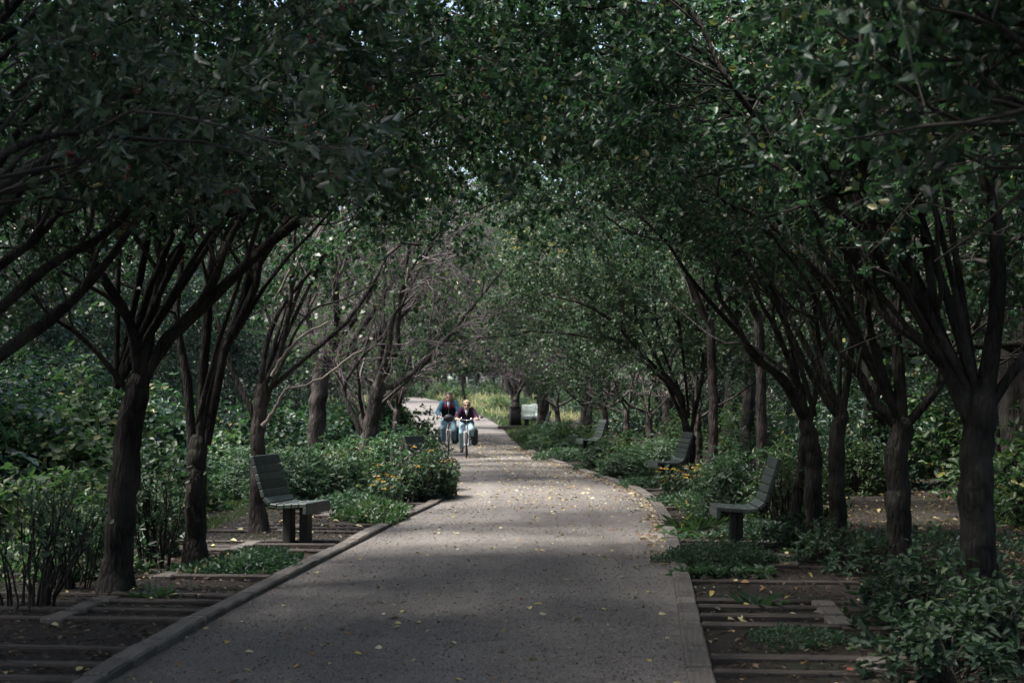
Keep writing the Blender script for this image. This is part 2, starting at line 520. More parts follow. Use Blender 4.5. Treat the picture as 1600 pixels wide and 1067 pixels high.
# ------------------------------------------------------------------ timber kerbs and bed sleepers
LT = [7.3, 7.75, 8.19, 8.65, 9.13, 10.3, 10.75, 11.2, 11.57, 12.69, 13.1, 13.75, 14.9, 15.3, 15.75, 16.9, 17.35, 17.8, 19.0, 19.5, 20.7, 21.2, 22.4, 22.9, 24.0]
RT = [7.25, 7.7, 8.45, 8.9, 10.1, 10.5, 10.95, 11.3, 12.5, 13.6, 14.1, 14.55, 15.4, 15.9, 17.0, 17.5, 18.7, 19.2, 20.4, 22.6, 23.1, 24.3, 26.6, 27.2, 28.4, 30.5, 31.1, 33.0, 35.2, 38.0, 41.0]
def sleeper_between(parent, a, b, wd, top, m, seed, h=0.16, name='sleeper'):
    a = np.array(a); b = np.array(b)
    L = np.linalg.norm(b - a)
    me = bevelbox(name, L, wd, h, 0.012, m, seed, 0.004)
    o = link(name, me, parent)
    c = (a + b) / 2
    o.location = (c[0], c[1], c[2] + top - h / 2)
    rr = random.Random(seed)
    o.rotation_euler = (rr.uniform(-0.02, 0.02), rr.uniform(-0.006, 0.006), math.atan2(b[1] - a[1], b[0] - a[0]))
    return o
def edge_pt(fx, y, off):
    return np.array([float(fx(y)) + off, y, float(gz(0, y))])
kl = tag(empty('kerb', (0, 0, 0)), 'weathered timber kerb along the left edge of the path', kind='structure')
kr = tag(empty('kerb', (0, 0, 0)), 'weathered timber kerb along the right edge of the path', kind='structure')
bl = tag(empty('bed_timbers', (0, 0, 0)), 'sleepers laid across the planting bed left of the path', kind='structure')
br = tag(empty('bed_timbers', (0, 0, 0)), 'sleepers laid across the planting bed right of the path', kind='structure')
sd_ = 100
for fx, T, sgn, kp, bp in ((xl, LT, -1, kl, bl), (xr, RT, 1, kr, br)):
    for y0, y1 in zip(T[:-1], T[1:]):
        sd_ += 1
        g = 0.006
        sleeper_between(kp, edge_pt(fx, y0 + g, sgn * 0.075), edge_pt(fx, y1 - g, sgn * 0.075), 0.15, 0.05 + random.Random(sd_).uniform(-0.008, 0.01), M['sleeper'], sd_)
    rr = random.Random(5 + sgn)
    for k, y in enumerate(T):
        sd_ += 1
        e = edge_pt(fx, y, sgn * 0.155)
        L = rr.uniform(2.3, 3.2) if y < 17 else rr.uniform(1.0, 1.8)
        n1 = rr.uniform(0.85, 1.05)
        dirv = np.array([sgn, -0.086 * sgn, 0.0]) if y < 20 else np.array([sgn, 0.0, 0.0])
        s2 = e + dirv * (n1 + 0.01); e2 = e + dirv * L
        sleeper_between(bp, e, e + dirv * n1, 0.10, 0.036 + rr.uniform(-0.012, 0.008), M['sleeper_dark'], sd_)
        sd_ += 1
        sleeper_between(bp, s2, e2, 0.10, 0.032 + rr.uniform(-0.015, 0.008), M['sleeper_dark'], sd_)
    for y0, y1 in zip(T[:-1], T[1:]):
        if y1 - y0 < 0.56 and y0 < 21:
            sd_ += 1
            off = sgn * (0.155 + 0.97)
            a = edge_pt(fx, y0 + 0.055, off); b_ = edge_pt(fx, y1 - 0.055, off)
            a[1] -= 0.086; b_[1] -= 0.086
            sleeper_between(bp, a, b_, 0.17, 0.045, M['sleeper'], sd_)

# ------------------------------------------------------------------ trees
def clearance(W, soft, r):
    """leaves kept out of the walking height over the path"""
    y = W[:, 1]
    hm = np.interp(y, [0, 6, 12, 18, 26, 40, 60, 80], [2.45, 2.5, 3.2, 3.3, 2.75, 2.35, 2.3, 3.2])
    d = np.abs(W[:, 0] - xc(y))
    e = np.maximum(W[:, 0] - xr(y), xl(y) - W[:, 0])
    hm = hm - np.where(y > 22, np.clip(e + 0.5, 0, 3) * 1.3, np.clip(d - 1.7, 0, 3) * 0.45) + r.normal(size=len(W)) * soft
    return (W[:, 2] > hm) | (d > 3.6)

STY = dict(m2=8, m3=6, m4=5, l2=(0.9, 1.7), l3=(0.4, 0.8), l4=(0.16, 0.34), per=15, leaf=0.058, asp=0.62, flat=0.4,
           lm='leaf', bark='bark', twig='twig', zmin=2.2, up=0.12, keep=1.0, clear=True, berries=0, per3=6)

def arch(b, zf, targets, r=0.034):
    out = []
    q = rng(int(abs(b[0] * 100) + b[1] * 10))
    for tx, ty, tz in targets:
        a = np.array([b[0], b[1], zf]); e = np.array([tx, ty, tz])
        m1 = a + (e - a) * 0.22 + np.array([0, 0, 0.28 * (tz - zf)])
        m2 = a + (e - a) * 0.6 + np.array([0, 0, 0.22 * (tz - zf)])
        pts = [a, m1, m1 * 0.5 + m2 * 0.5, m2, m2 * 0.5 + e * 0.5, e]
        out.append(([pts[0]] + [p + q.normal(size=3) * 0.2 for p in pts[1:-1]] + [e], r * q.uniform(0.7, 1.15)))
    return out

def tree(name, label, cat, base, trunk, r0, limbs=(), auto=0, seed=0, group=None, azim=None, autolen=(2.6, 3.8), elev=(35, 65), tfork=(0.85, 1.0), extra=0, **st):
    """trunk: world points; limbs: list of (world points, radius)"""
    s = dict(STY); s.update(st)
    r = rng(seed)
    base = np.asarray(base, float)
    root = empty(name, base, 0, label, cat, group)
    fine = name == 'path_tree' and base[1] < 11
    tp = spline(np.asarray(trunk, float) - base, 14)
    tp[1:-1] += r.normal(size=tp[1:-1].shape) * r0 * 0.06
    rad = r0 * np.linspace(1.0, 0.82, 14) * (1 + r.normal(size=14) * 0.015)
    rad[0] *= 1.45; rad[1] *= 1.15
    tp[0, 2] -= 0.08
    rad[-1] *= 0.75
    td = spline(tp, 44); rd = np.interp(np.linspace(0, 13, 44), np.arange(14), rad)
    tv, tq = tubes(td, rd, 26)
    an_ = np.tile(np.arange(26) * 2 * math.pi / 26, 44); hh_ = np.repeat(np.linspace(0, 1, 44), 26)
    f1, f2, f3 = r.uniform(0, 6.28, 3)
    rel = 0.03 * np.sin(3 * an_ + f1 + 1.5 * hh_) + 0.035 * np.sin(7 * an_ + f2 + 3 * np.sin(5 * hh_ + f3)) + 0.03 * np.sin(13 * an_ + 6 * np.sin(9 * hh_)) + r.normal(size=len(an_)) * 0.012
    rel += 0.10 * np.clip(1 - hh_ * 9, 0, 1) * np.sin(5 * an_ + f1)
    for _k in range(7):
        a0, h0 = r.uniform(0, 6.28), r.uniform(0.1, 0.95)
        da = (an_ - a0 + math.pi) % (2 * math.pi) - math.pi
        rel += r.uniform(0.08, 0.22) * np.exp(-(da / 0.35) ** 2 - ((hh_ - h0) / 0.03) ** 2)
    cen = np.repeat(td, 26, 0)
    tv = cen + (tv - cen) * (1 + rel)[:, None]
    g = Geo().add(tv, tq)
    g.build('trunk', M[s['bark']], root, smooth=True)
    LP, LR = [], []
    for pts, lr in limbs:
        p = spline(np.asarray(pts, float) - base, 12)
        LP.append(p); LR.append(lr * 0.8 * np.linspace(1.0, 0.28, 12))
    for k in range(auto):
        t_ = r.uniform(*tfork) * 13
        i = min(int(t_), 12)
        p0 = tp[i] + (tp[i + 1] - tp[i]) * (t_ - i)
        az = (azim[k] if azim is not None and k < len(azim) else (k + r.uniform(-0.3, 0.3)) * 2 * math.pi / max(auto, 1) + seed)
        el = math.radians(r.uniform(*elev))
        L = r.uniform(*autolen)
        d = np.array([math.cos(az) * math.cos(el), math.sin(az) * math.cos(el), math.sin(el)])
        p = [p0]
        for q in range(11):
            d = nrm(d + r.normal(size=3) * 0.16 + np.array([0, 0, 0.05 if q < 5 else -0.03]))
            p.append(p[-1] + d * L / 11)
        LP.append(np.array(p)); LR.append(r0 * s.get('lr', 1.0) * r.uniform(0.36, 0.5) * np.linspace(1.0, 0.22, 12))
    if s['clear']:
        for p in LP:
            wx, wy, wz = (p + base).T
            need = np.interp(wy, [0, 12, 18, 30, 60], [2.5, 3.0, 3.0, 2.5, 2.5]) - np.clip(np.abs(wx - xc(wy)) - 1.6, 0, 4) * 0.9 - wz
            need[0] = 0
            p[:, 2] += np.maximum.accumulate(np.clip(need, 0, None))
    for p, q in zip(LP, LR):
        q = q * (1 + r.normal(size=12) * 0.07)
        Geo().add(*tubes(p, q, 8)).build('limb', M[s['bark']], root, smooth=True)
    P1 = np.stack(LP); R1 = np.stack(LR)
    P2, R2 = grow(r, P1, R1, s['m2'], (0.28, 1.0), s['l2'], (0.4, 1.1), s['up'], 7, 0.2)
    P3, R3 = grow(r, P2, R2, s['m3'], (0.25, 1.0), s['l3'], (0.4, 1.2), s['up'] * 0.5, 4, 0.22)
    P4, R4 = grow(r, P3, R3, s['m4'], (0.2, 1.0), s['l4'], (0.4, 1.2), 0.0, 3, 0.2, sink=0.06)
    def ok(P):
        W = P[:, P.shape[1] // 2] + base
        k = W[:, 2] > s['zmin'] * 0.85
        if s['clear']: k &= clearance(W, 0.1, r)
        return k
    k2, k3, k4 = ok(P2), ok(P3), ok(P4)
    tg = Geo()
    for P, R, k, kk in ((P2, R2, k2, 4), (P3, R3, k3, 3), (P4, R4, k4 & (r.random(len(k4)) < (1.0 if s['keep'] < 0.5 else 0.4 if fine else 0.0)), 3)):
        if k.any(): tg.add(*tubes(P[k], np.maximum(R[k], 0.0026 if base[1] > 20 else 0.0022), kk))
    if not tg.empty():
        tag(tg.build('twigs', M[s['twig']], root), kind='stuff')
    lv = Geo()
    if s['keep'] > 0:
        for P, per in ((P4[k4], s['per']), (P3[k3], s['per3'])):
            if len(P) == 0 or per == 0: continue
            p, d, nn, l, wd = leaves_on(r, P, per, s['leaf'], s['asp'], s['flat'])
            W = p + base
            keep = r.random(len(p)) < s['keep']
            keep &= W[:, 2] > s['zmin'] + r.normal(size=len(p)) * 0.15
            if s['clear']: keep &= clearance(W, 0.12, r)
            lv.add(*(leafquads(p[keep], d[keep], nn[keep], l[keep], wd[keep], 0.3, r.uniform(-0.05, 0.5, (int(keep.sum()), 1))) if fine else leafdiamonds(p[keep], d[keep], nn[keep], l[keep], wd[keep])))
        if not lv.empty():
            lv.build('crown', M[s['lm']], root)
    if s['berries']:
        P = P4[k4]
        c = P[r.integers(0, len(P), s['berries']), -1]
        c = np.repeat(c, 5, 0) + r.normal(size=(len(c) * 5, 3)) * 0.018 - np.array([0, 0, 0.03])
        cv, cq = boxv(0.011, 0.011, 0.011)
        V = (c[:, None] + cv[None]).reshape(-1, 3)
        Q = ((np.arange(len(c)) * 8)[:, None, None] + cq[None]).reshape(-1, 4)
        tag(Geo().add(V, Q).build('berries', M['berry'], root), kind='stuff')
    return root

def pp(Y, *pts):
    """pixel polyline at depth Y (or (px,py,Y))"""
    return [at(p[0], p[1], p[2] if len(p) > 2 else Y) for p in pts]
def foot(px, Y):
    p = at(px, 700, Y); p[2] = float(gz(0, Y)); return p

TG = 'crab apple trees lining the path'
# left row
b0 = np.array([-4.0, 8.6, 0])
tree('path_tree', 'dark tree at the left edge of the view, only its sweeping limbs in sight', 'tree', b0, [b0, b0 + [0.05, 0, 0.8], b0 + [0.1, 0, 1.45]], 0.13,
     [(pp(9, (-150, 640), (0, 590, 9.1), (90, 535, 9.3), (170, 450, 9.5), (215, 380, 9.7), (270, 290, 10)), 0.062),
      (pp(9, (-150, 610), (0, 482, 8.9), (80, 412, 8.8), (170, 362, 8.7), (250, 270, 8.7), (330, 190, 8.8)), 0.055),
      (pp(9, (-150, 600), (-10, 425, 9.4), (60, 370, 9.7), (110, 300, 10), (150, 200, 10.2)), 0.055)] + arch(b0, 1.4, [(-1.2,9.3,4.0),(-0.3,10.2,4.4),(-1.0,8.2,4.3),(-2.0,10.4,5.4),(-3.2,10.4,5.3),(-2.8,9.2,4.8),(-0.6,11.0,5.8),(0.2,9.4,5.2)]),
     auto=1, seed=11, azim=[0.2, 0.9, 1.6], elev=(45, 65), autolen=(3.0, 3.8), berries=120, per=12)
b1 = foot(180, 12.0)
tree('path_tree', 'thick leaning trunk beside the bare stemmed shrub at left', 'tree', b1, [b1] + pp(12, (188, 830), (195, 720), (208, 640), (220, 585)), 0.122,
     [(pp(12, (200, 610), (160, 560, 11.9), (120, 520, 11.8), (75, 490, 11.6), (20, 420, 11.4)), 0.04),
      (pp(12, (218, 600), (205, 510, 11.9), (165, 440, 11.7), (130, 380, 11.5), (90, 300, 11.3)), 0.07),
      (pp(12, (222, 592), (236, 500), (252, 420, 12.1), (240, 330, 12.3), (260, 230, 12.5)), 0.075),
      (pp(12, (226, 592), (285, 548), (330, 490, 12), (355, 420, 12.1), (400, 350, 12.2), (450, 270, 12.3), (540, 190, 12.4)), 0.065)] + arch(b1, 1.7, [(-0.2,11.6,4.5),(-0.6,12.8,3.9),(0.3,13.2,5.0),(-1.2,13.4,6.2),(-3.4,13.0,6.0),(-2.4,14.0,6.4),(0.5,12.0,6.2),(-1.6,11.4,5.6),(0.6,11.2,4.8),(-0.6,14.6,5.0)]),
     auto=1, seed=12, azim=[0.1, -0.5, 0.8], elev=(50, 70), autolen=(3.4, 4.4), berries=160)
b2 = foot(305, 13.8)
tree('path_tree', 'trunk forking low into three limbs behind the thick leaning trunk', 'tree', b2, [b2] + pp(13.8, (305, 800), (306, 730), (312, 680)), 0.105,
     [(pp(13.8, (300, 700), (285, 615), (275, 560), (282, 480, 13.9), (292, 400, 14), (270, 300, 14.1)), 0.06),
      (pp(13.8, (312, 690), (322, 600), (326, 520), (336, 430), (380, 330, 14), (430, 240, 14.2)), 0.065),
      (pp(13.8, (322, 695), (360, 632), (396, 560), (406, 512), (440, 460, 13.8), (470, 400, 13.8), (485, 330, 13.8), (560, 240, 13.9), (640, 170, 14)), 0.06)] + arch(b2, 1.3, [(0.2,14.2,4.9),(-0.4,15.4,4.1),(0.4,15.8,5.6)]),
     auto=1, seed=13, azim=[0.3, -0.2, 1.2], elev=(45, 70), autolen=(3.2, 4.4), berries=160)
b3 = foot(405, 17.0)
tree('path_tree', 'slim grey trunk directly behind the empty green seat at left', 'tree', b3, [b3] + pp(17, (402, 740), (405, 650), (411, 600)), 0.095,
     [(pp(17, (405, 620), (416, 540), (440, 480), (480, 430), (525, 375), (580, 300)), 0.05),
      (pp(17, (410, 655), (440, 602), (460, 550), (490, 512), (535, 498), (590, 470)), 0.03),
      (pp(17, (400, 670), (372, 620), (350, 560), (335, 480), (330, 380)), 0.04)] + arch(b3, 1.6, [(0.4,17.2,5.2),(0.0,18.6,4.2),(0.3,19.4,6.0),(-1.2,20.4,6.2),(0.2,21.4,7.2),(-1.6,22.2,5.4)]),
     auto=1, seed=14, azim=[0.2, -0.7, 1.3], bark='bark_grey', twig='twig_grey', keep=0.55, elev=(40, 65), autolen=(3.2, 4.4), leaf=0.08)
b3t = [o for o in bpy.data.objects if o.get('label', '').startswith('slim grey trunk directly')][0]
for pts, rr_ in ((pp(16.9, (409, 668), (426, 645), (440, 618), (453, 602)), 0.028), (pp(16.6, (452, 609), (500, 592), (540, 562), (568, 545)), 0.015), (pp(16.9, (424, 590), (440, 560), (468, 528), (512, 503)), 0.022), (pp(16.8, (455, 420), (430, 470), (427, 500), (436, 510)), 0.016)):
    p_ = spline(np.array(pts) - b3, 12) + rng(77).normal(size=(12, 3)) * 0.006
    Geo().add(*tubes(p_, rr_ * np.linspace(1, 0.5, 12), 7)).build('dead_branch', M['deadwood'], b3t, smooth=True)
b4 = foot(490, 29.0)
BARE = dict(bark='bark_grey', twig='twig_grey', keep=0.12, m2=13, m3=9, m4=4, l2=(1.0, 2.2), l3=(0.5, 1.1), l4=(0.2, 0.5), leaf=0.10, lm='leaf_mid', per=9)
tree('path_tree', 'stout grey trunk with half bare crown beyond the left hedge', 'tree', b4, [b4] + pp(29, (492, 690), (498, 620), (505, 560)), 0.19,
     [(pp(29, (505, 578), (560, 540), (620, 502), (660, 450), (700, 400), (770, 330)), 0.10),
      (pp(29, (503, 570), (482, 500), (490, 430), (520, 350)), 0.09),
      (pp(29, (505, 570), (530, 490), (560, 420), (600, 340), (650, 260)), 0.09)],
     auto=3, seed=15, azim=[0.0, -0.6, 0.6], elev=(40, 60), autolen=(4.5, 6.5), zmin=2.0, **BARE)
b5 = foot(567, 27.0)
tree('path_tree', 'leaning grey trunk with a crooked low limb above the left hedge', 'tree', b5, [b5] + pp(27, (573, 700), (584, 640), (591, 595)), 0.155,
     [(pp(27, (568, 692), (546, 645), (537, 612), (562, 572), (592, 540), (640, 490)), 0.07),
      (pp(27, (590, 605), (640, 600), (690, 562), (722, 520), (765, 468), (810, 410)), 0.07),
      (pp(27, (590, 600), (600, 530), (640, 450), (680, 370), (720, 290)), 0.08)],
     auto=3, seed=16, azim=[0.2, 1.0, -0.8], elev=(40, 65), autolen=(4, 5.5), zmin=2.0, **BARE)

# right row
c1 = foot(1532, 10.2)
tree('path_tree', 'thickest trunk at right behind the leafy foreground bush', 'tree', c1, [c1] + pp(10.2, (1528, 850), (1526, 730), (1530, 660), (1536, 605)), 0.126,
     [(pp(10.2, (1522, 668), (1482, 580), (1432, 480), (1372, 400), (1332, 280), (1310, 190)), 0.085),
      (pp(10.2, (1538, 625), (1560, 450), (1545, 300), (1500, 180), (1420, 90)), 0.09),
      (pp(10.2, (1542, 640), (1600, 560), (1690, 480), (1760, 380)), 0.06),
      (pp(10.2, (1526, 650), (1470, 540), (1452, 420), (1432, 300, 10), (1380, 160, 9.8)), 0.065)] + arch(c1, 1.5, [(1.2,9.6,3.9),(0.4,10.8,4.4),(1.0,11.8,4.6),(1.0,9.0,5.2),(1.6,11.4,5.8),(0.2,9.4,4.3),(0.0,12.4,5.6),(-0.4,10.6,5.0)]),
     auto=1, seed=21, azim=[2.8, 3.3, 2.2], elev=(45, 70), autolen=(3.0, 3.8), berries=60)
c2 = foot(1405, 13.2)
tree('path_tree', 'straight dark trunk second from the right edge', 'tree', c2, [c2] + pp(13.2, (1403, 780), (1402, 710), (1410, 655)), 0.115,
     [(pp(13.2, (1402, 668), (1362, 622), (1340, 580), (1292, 520), (1268, 450), (1200, 360)), 0.065),
      (pp(13.2, (1410, 665), (1402, 540), (1396, 440), (1370, 330), (1300, 230)), 0.075),
      (pp(13.2, (1416, 665), (1470, 600), (1520, 520), (1560, 400)), 0.06)] + arch(c2, 1.4, [(0.8,12.6,4.0),(0.4,13.8,5.0),(1.2,14.4,4.4),(0.0,14.8,4.6),(-0.2,13.0,5.8)]),
     auto=1, seed=22, azim=[2.9, 3.4, 2.3], elev=(45, 70), autolen=(3.2, 4.4))
c3 = foot(1312, 14.6)
tree('path_tree', 'slender dark trunk among brambles right of the nearest seat', 'tree', c3, [c3] + pp(14.6, (1308, 780), (1308, 690), (1316, 640)), 0.088,
     [(pp(14.6, (1312, 655), (1272, 595), (1235, 520), (1190, 440), (1140, 360)), 0.05),
      (pp(14.6, (1316, 648), (1330, 540), (1325, 430), (1290, 300)), 0.055)] + arch(c3, 1.5, [(0.9,15.0,4.4),(0.6,16.2,5.6)]),
     auto=1, seed=23, azim=[3.0, 2.4, 3.8], elev=(45, 70), autolen=(3.2, 4.4))
c4 = foot(1274, 15.8)
tree('path_tree', 'trunk with swollen fork and hooked limb bending over the right hedge', 'tree', c4, [c4] + pp(15.8, (1270, 770), (1272, 710), (1258, 655)), 0.098,
     [(pp(15.8, (1268, 672), (1222, 605), (1178, 575), (1150, 520), (1118, 468), (1125, 430)), 0.065),
      (pp(15.8, (1264, 665), (1240, 590), (1212, 520), (1180, 460), (1150, 340)), 0.055),
      (pp(15.8, (1262, 670), (1280, 580), (1270, 470), (1230, 330)), 0.05)] + arch(c4, 1.4, [(0.9,16.6,4.6),(0.8,18.0,6.0)]),
     auto=1, seed=24, azim=[3.1, 2.5, 3.7], elev=(45, 70), autolen=(3.4, 4.6))
c5 = foot(1243, 16.8)
tree('path_tree', 'thin leaning stem between right hedge and swollen trunk', 'tree', c5, [c5] + pp(16.8, (1248, 745), (1258, 670), (1250, 600)), 0.06,
     [(pp(16.8, (1250, 610), (1230, 520), (1190, 420), (1160, 300)), 0.04)], auto=2, seed=25, azim=[2.8, 3.5], elev=(55, 75), autolen=(2.8, 4.0))
for px, Y, sd0, lab in ((1188, 21.5, 26, 'straight slim trunk rising behind the hedge right of the nearest right seat'), (1113, 24.0, 28, 'slim upright trunk in the hedge between the two nearest right seats')):
    b_ = foot(px, Y)
    tree('path_tree', lab, 'tree', b_, [b_, b_ + [0.02, 0, 1.4], b_ + [-0.02, 0, 2.9]], 0.085, arch(b_, 2.7, [(b_[0] - 3.6, Y - 0.8, 6.2), (b_[0] - 2.6, Y - 2.0, 5.4), (b_[0] - 4.2, Y - 2.5, 7.2)], 0.045), auto=4, seed=sd0, azim=[3.1, 2.2, 4.2, 0.5],
         elev=(40, 70), autolen=(2.8, 4.2), zmin=2.8, bark='bark_grey')
c7 = foot(1077, 26.5)
tree('path_tree', 'dark spreading trunk just behind the second seat on the right', 'tree', c7, [c7] + pp(26.5, (1077, 730), (1076, 700), (1078, 680)), 0.14,
     [(pp(26.5, (1072, 690), (1040, 668), (992, 642), (962, 622), (930, 580)), 0.042),
      (pp(26.5, (1080, 688), (1096, 640), (1098, 590), (1080, 500)), 0.042),
      (pp(26.5, (1074, 688), (1052, 640), (1030, 580), (1020, 480)), 0.042)] + arch(c7, 1.2, [(2.0,25.4,4.6),(0.7,24.6,5.6),(0.9,26.2,7.0)]),
     auto=4, seed=27, azim=[3.2, 2.4, 1.0, 4.2], elev=(15, 60), autolen=(3.5, 5.0), zmin=1.4, lm='leaf_soft', keep=0.9, m2=11, m3=7, leaf=0.07, up=0.02, lr=0.7)

# overhead trees just outside the frame, their sprays hang into the top corners
e1 = np.array([3.1, 5.4, 0])
tree('path_tree', 'nearest tree at right whose soft leaf spray hangs into the top corner', 'tree', e1, [e1, e1 + [0, 0, 1.2], e1 + [-0.05, 0, 2.35]], 0.14,
     [([e1 + [-0.05, 0, 2.25], e1 + [-0.5, 0.1, 2.65], e1 + [-0.9, 0.15, 2.9], e1 + [-1.3, 0.1, 3.15]], 0.05),
      ([e1 + [-0.05, 0, 2.25], e1 + [-0.6, 0.7, 2.75], e1 + [-0.9, 1.3, 3.1], e1 + [-1.5, 1.6, 3.45]], 0.05),
      ([e1 + [0, 0, 2.25], e1 + [-0.2, 1.0, 2.8], e1 + [-0.4, 1.9, 3.2], e1 + [-0.7, 2.6, 3.5]], 0.05)],
     auto=2, per=14, seed=31, azim=[3.0, 2.0], elev=(65, 80), autolen=(2.5, 3.2), leaf=0.066, zmin=2.85, m2=7)
e2 = np.array([-3.5, 6.4, 0])
tree('path_tree', 'nearest tree at left whose pale drooping leaf spray crosses the top corner', 'tree', e2, [e2, e2 + [0, 0, 0.9], e2 + [0.05, 0, 1.7]], 0.13,
     [([e2 + [0.05, 0, 1.6], e2 + [0.6, 0.3, 2.3], e2 + [1.2, 0.5, 2.75], e2 + [1.75, 0.6, 2.75]], 0.045),
      ([e2 + [0.05, 0, 1.6], e2 + [0.5, 1.0, 2.4], e2 + [1.0, 1.6, 2.95], e2 + [1.7, 2.0, 3.2]], 0.05)],
     auto=2, seed=32, azim=[0.4, 1.4], elev=(60, 75), autolen=(2.5, 3.2), leaf=0.075, asp=0.42, lm='leaf_pale', zmin=2.35, m2=7, berries=90)

# further rows, built with their own branching
def row_tree(label, x, y, seed, r0=0.12, hf=1.3, side=-1, **k):
    b = np.array([x, y, float(gz(x, y))])
    rr = rng(seed)
    lean = rr.uniform(-0.12, 0.12, 2)
    tr = [b, b + [lean[0] * 0.5, lean[1] * 0.5, hf * 0.55], b + [lean[0], lean[1], hf]]
    towards = 0.0 if side < 0 else math.pi
    az = [towards + a for a in (0.0, -0.75, 0.75, 1.6, -1.6, 3.0)]
    a = dict(auto=6, azim=az, elev=(12, 58), autolen=(3.4, 5.2), zmin=1.9)
    a.update(k)
    return tree('path_tree', label, 'tree', b, tr, r0, seed=seed, **a)

for i, (dx, y) in enumerate([(-1.9, 33), (-1.7, 37.5), (-1.1, 42), (-1.3, 47)]):
    kk = dict(BARE); kk['keep'] = [0.2, 0.25, 0.5, 0.9][i]
    if i == 2: kk.update(zmin=1.3, keep=0.9, leaf=0.10, lm='leaf', elev=(5, 50), m2=12)
    if i == 3: kk.update(zmin=1.2, keep=1.0, leaf=0.11, lm='leaf', elev=(10, 50))
    row_tree(['bare twiggy tree just left of the bend, nearest of its run', 'thin bare tree behind the twiggy tree at the left bend', 'half leafed tree left of the path behind the cyclists', 'leafy low crowned tree hanging over the far left path edge'][i],
             float(xl(y)) + dx, y, 40 + i, **{**dict(r0=0.11, hf=1.2, side=-1), **kk})
for i, (y, dx) in enumerate([(53, -0.9), (61, -1.2)]):
    row_tree(['leafy tree arching low over the far left path edge behind the riders', 'last leafy tree on the left before the sunlit clearing'][i], float(xl(y)) + dx, y, 90 + i, 0.13, 1.5, -1,
             azim=[0.0, -0.6, 0.5, 0.25, -0.3, 2.6], elev=(22, 55), autolen=(4.0, 5.5), zmin=1.5, keep=1.0, leaf=0.12, lm='leaf', m2=9, m3=6, m4=4, up=0.0)
GREEN = dict(lm='leaf_soft', leaf=0.075, keep=0.9, m2=10, m3=7, m4=4, bark='bark_grey', zmin=1.25, lr=0.62, up=0.0, r0=0.09)
PURP = dict(BARE); PURP.update(keep=0.35, lm='leaf_purple', zmin=1.8, leaf=0.08)
RL = ['green crowned tree right of the bend beside the seat', 'small forked tree rising from the right mid hedge', 'fine leaved tree with bent trunk above the right mid hedge',
      'purplish half bare tree past the third seat', 'yellowing tree leaning over the right path edge beyond the third seat', 'pale twiggy tree beside the broad far trunk']
for i, (x, y) in enumerate([(4.0, 30.5), (3.3, 34), (3.0, 37.5), (2.7, 41.5), (2.3, 44), (1.7, 51)]):
    kk = dict(GREEN) if i < 3 else dict(PURP)
    if i == 4: kk.update(lm='leaf_yellow', keep=0.8, zmin=3.4, elev=(35, 70), azim=[math.pi, 2.4, 3.8, 2.9, 3.4, 1.5])
    row_tree(RL[i], x, y, 60 + i, **{**dict(r0=0.11, hf=1.25, side=1), **kk})
ytree = np.array([2.9, 57.0, float(gz(0, 57))])
tree('path_tree', 'yellowing tree over the far right side of the path', 'tree', ytree, [ytree, ytree + [0, 0, 2.0], ytree + [-0.2, 0, 4.0]], 0.17, auto=7, seed=71,
     tfork=(0.45, 1.0), autolen=(3.5, 5.5), elev=(20, 60), lm='leaf_yellow', leaf=0.12, keep=0.85, zmin=3.0, bark='bark_grey', twig='twig_grey')
far_t = foot(848, 57.0)
tree('path_tree', 'broad grey trunk right of the far pale seat', 'tree', far_t, [far_t] + pp(57, (848, 620), (846, 560)), 0.24, auto=6, seed=72, tfork=(0.6, 1.0),
     autolen=(5, 7), elev=(30, 65), bark='bark_grey', zmin=2.6, lm='leaf_mid', leaf=0.14, keep=0.9)
far_u = foot(806, 66.0)
tree('path_tree', 'forked dark trunk standing behind the far black bin', 'tree', far_u, [far_u] + pp(66, (806, 640), (806, 620)), 0.19,
     [(pp(66, (803, 632), (792, 600), (785, 560), (778, 500)), 0.12), (pp(66, (808, 632), (810, 590), (812, 540), (820, 470)), 0.14)],
     auto=4, seed=73, autolen=(5, 7), elev=(40, 70), zmin=1.9, lm='leaf_mid', leaf=0.14)

# ------------------------------------------------------------------ woodland on both sides: a few kinds, copied
def wood_proto(seed, H, r0, lm, leaf, spread, tf=(0.25, 0.98), n=11, keep=0.9, zmin=1.2):
    b = np.zeros(3)
    rr = rng(seed)
    tr = [b] + [b + [rr.uniform(-0.25, 0.25), rr.uniform(-0.25, 0.25), H * f] for f in (0.3, 0.6, 0.9)]
    return tree('woodland_tree', None, 'tree', b, tr, r0, auto=n, seed=seed, tfork=tf, autolen=(spread * 0.7, spread), elev=(5, 50), m2=7, m3=5, m4=3, l2=(1.0, 2.0), l3=(0.5, 1.0),
                l4=(0.25, 0.5), per=9, per3=5, leaf=leaf, lm=lm, zmin=zmin, clear=False, keep=keep, up=0.05, flat=0.35)
WP = [wood_proto(81, 8.5, 0.15, 'leaf_wood', 0.13, 3.2), wood_proto(82, 10.5, 0.19, 'leaf_mid', 0.14, 3.8, n=12),
      wood_proto(83, 7.0, 0.12, 'leaf_wood', 0.12, 2.8), wood_proto(84, 12, 0.22, 'leaf_wood', 0.15, 4.4, (0.3, 0.98), 13)]
r = rng(900)
spots = []
def wood(x0, x1, y0, y1, n, sep=2.0):
    c = 0; k = 0
    while c < n and k < 4000:
        k += 1
        x, y = r.uniform(x0, x1), r.uniform(y0, y1)
        if all((x - a) ** 2 + (y - b) ** 2 > sep * sep for a, b in spots):
            spots.append((x, y)); c += 1
wood(-13.5, -10, 9, 19, 5, 2.2); wood(-22, -13, 12, 26, 6); wood(-18, -10.5, 28, 60, 12, 2.4); wood(6.2, 10, 13, 36, 10); wood(5.5, 15, 26, 62, 16, 2.4)
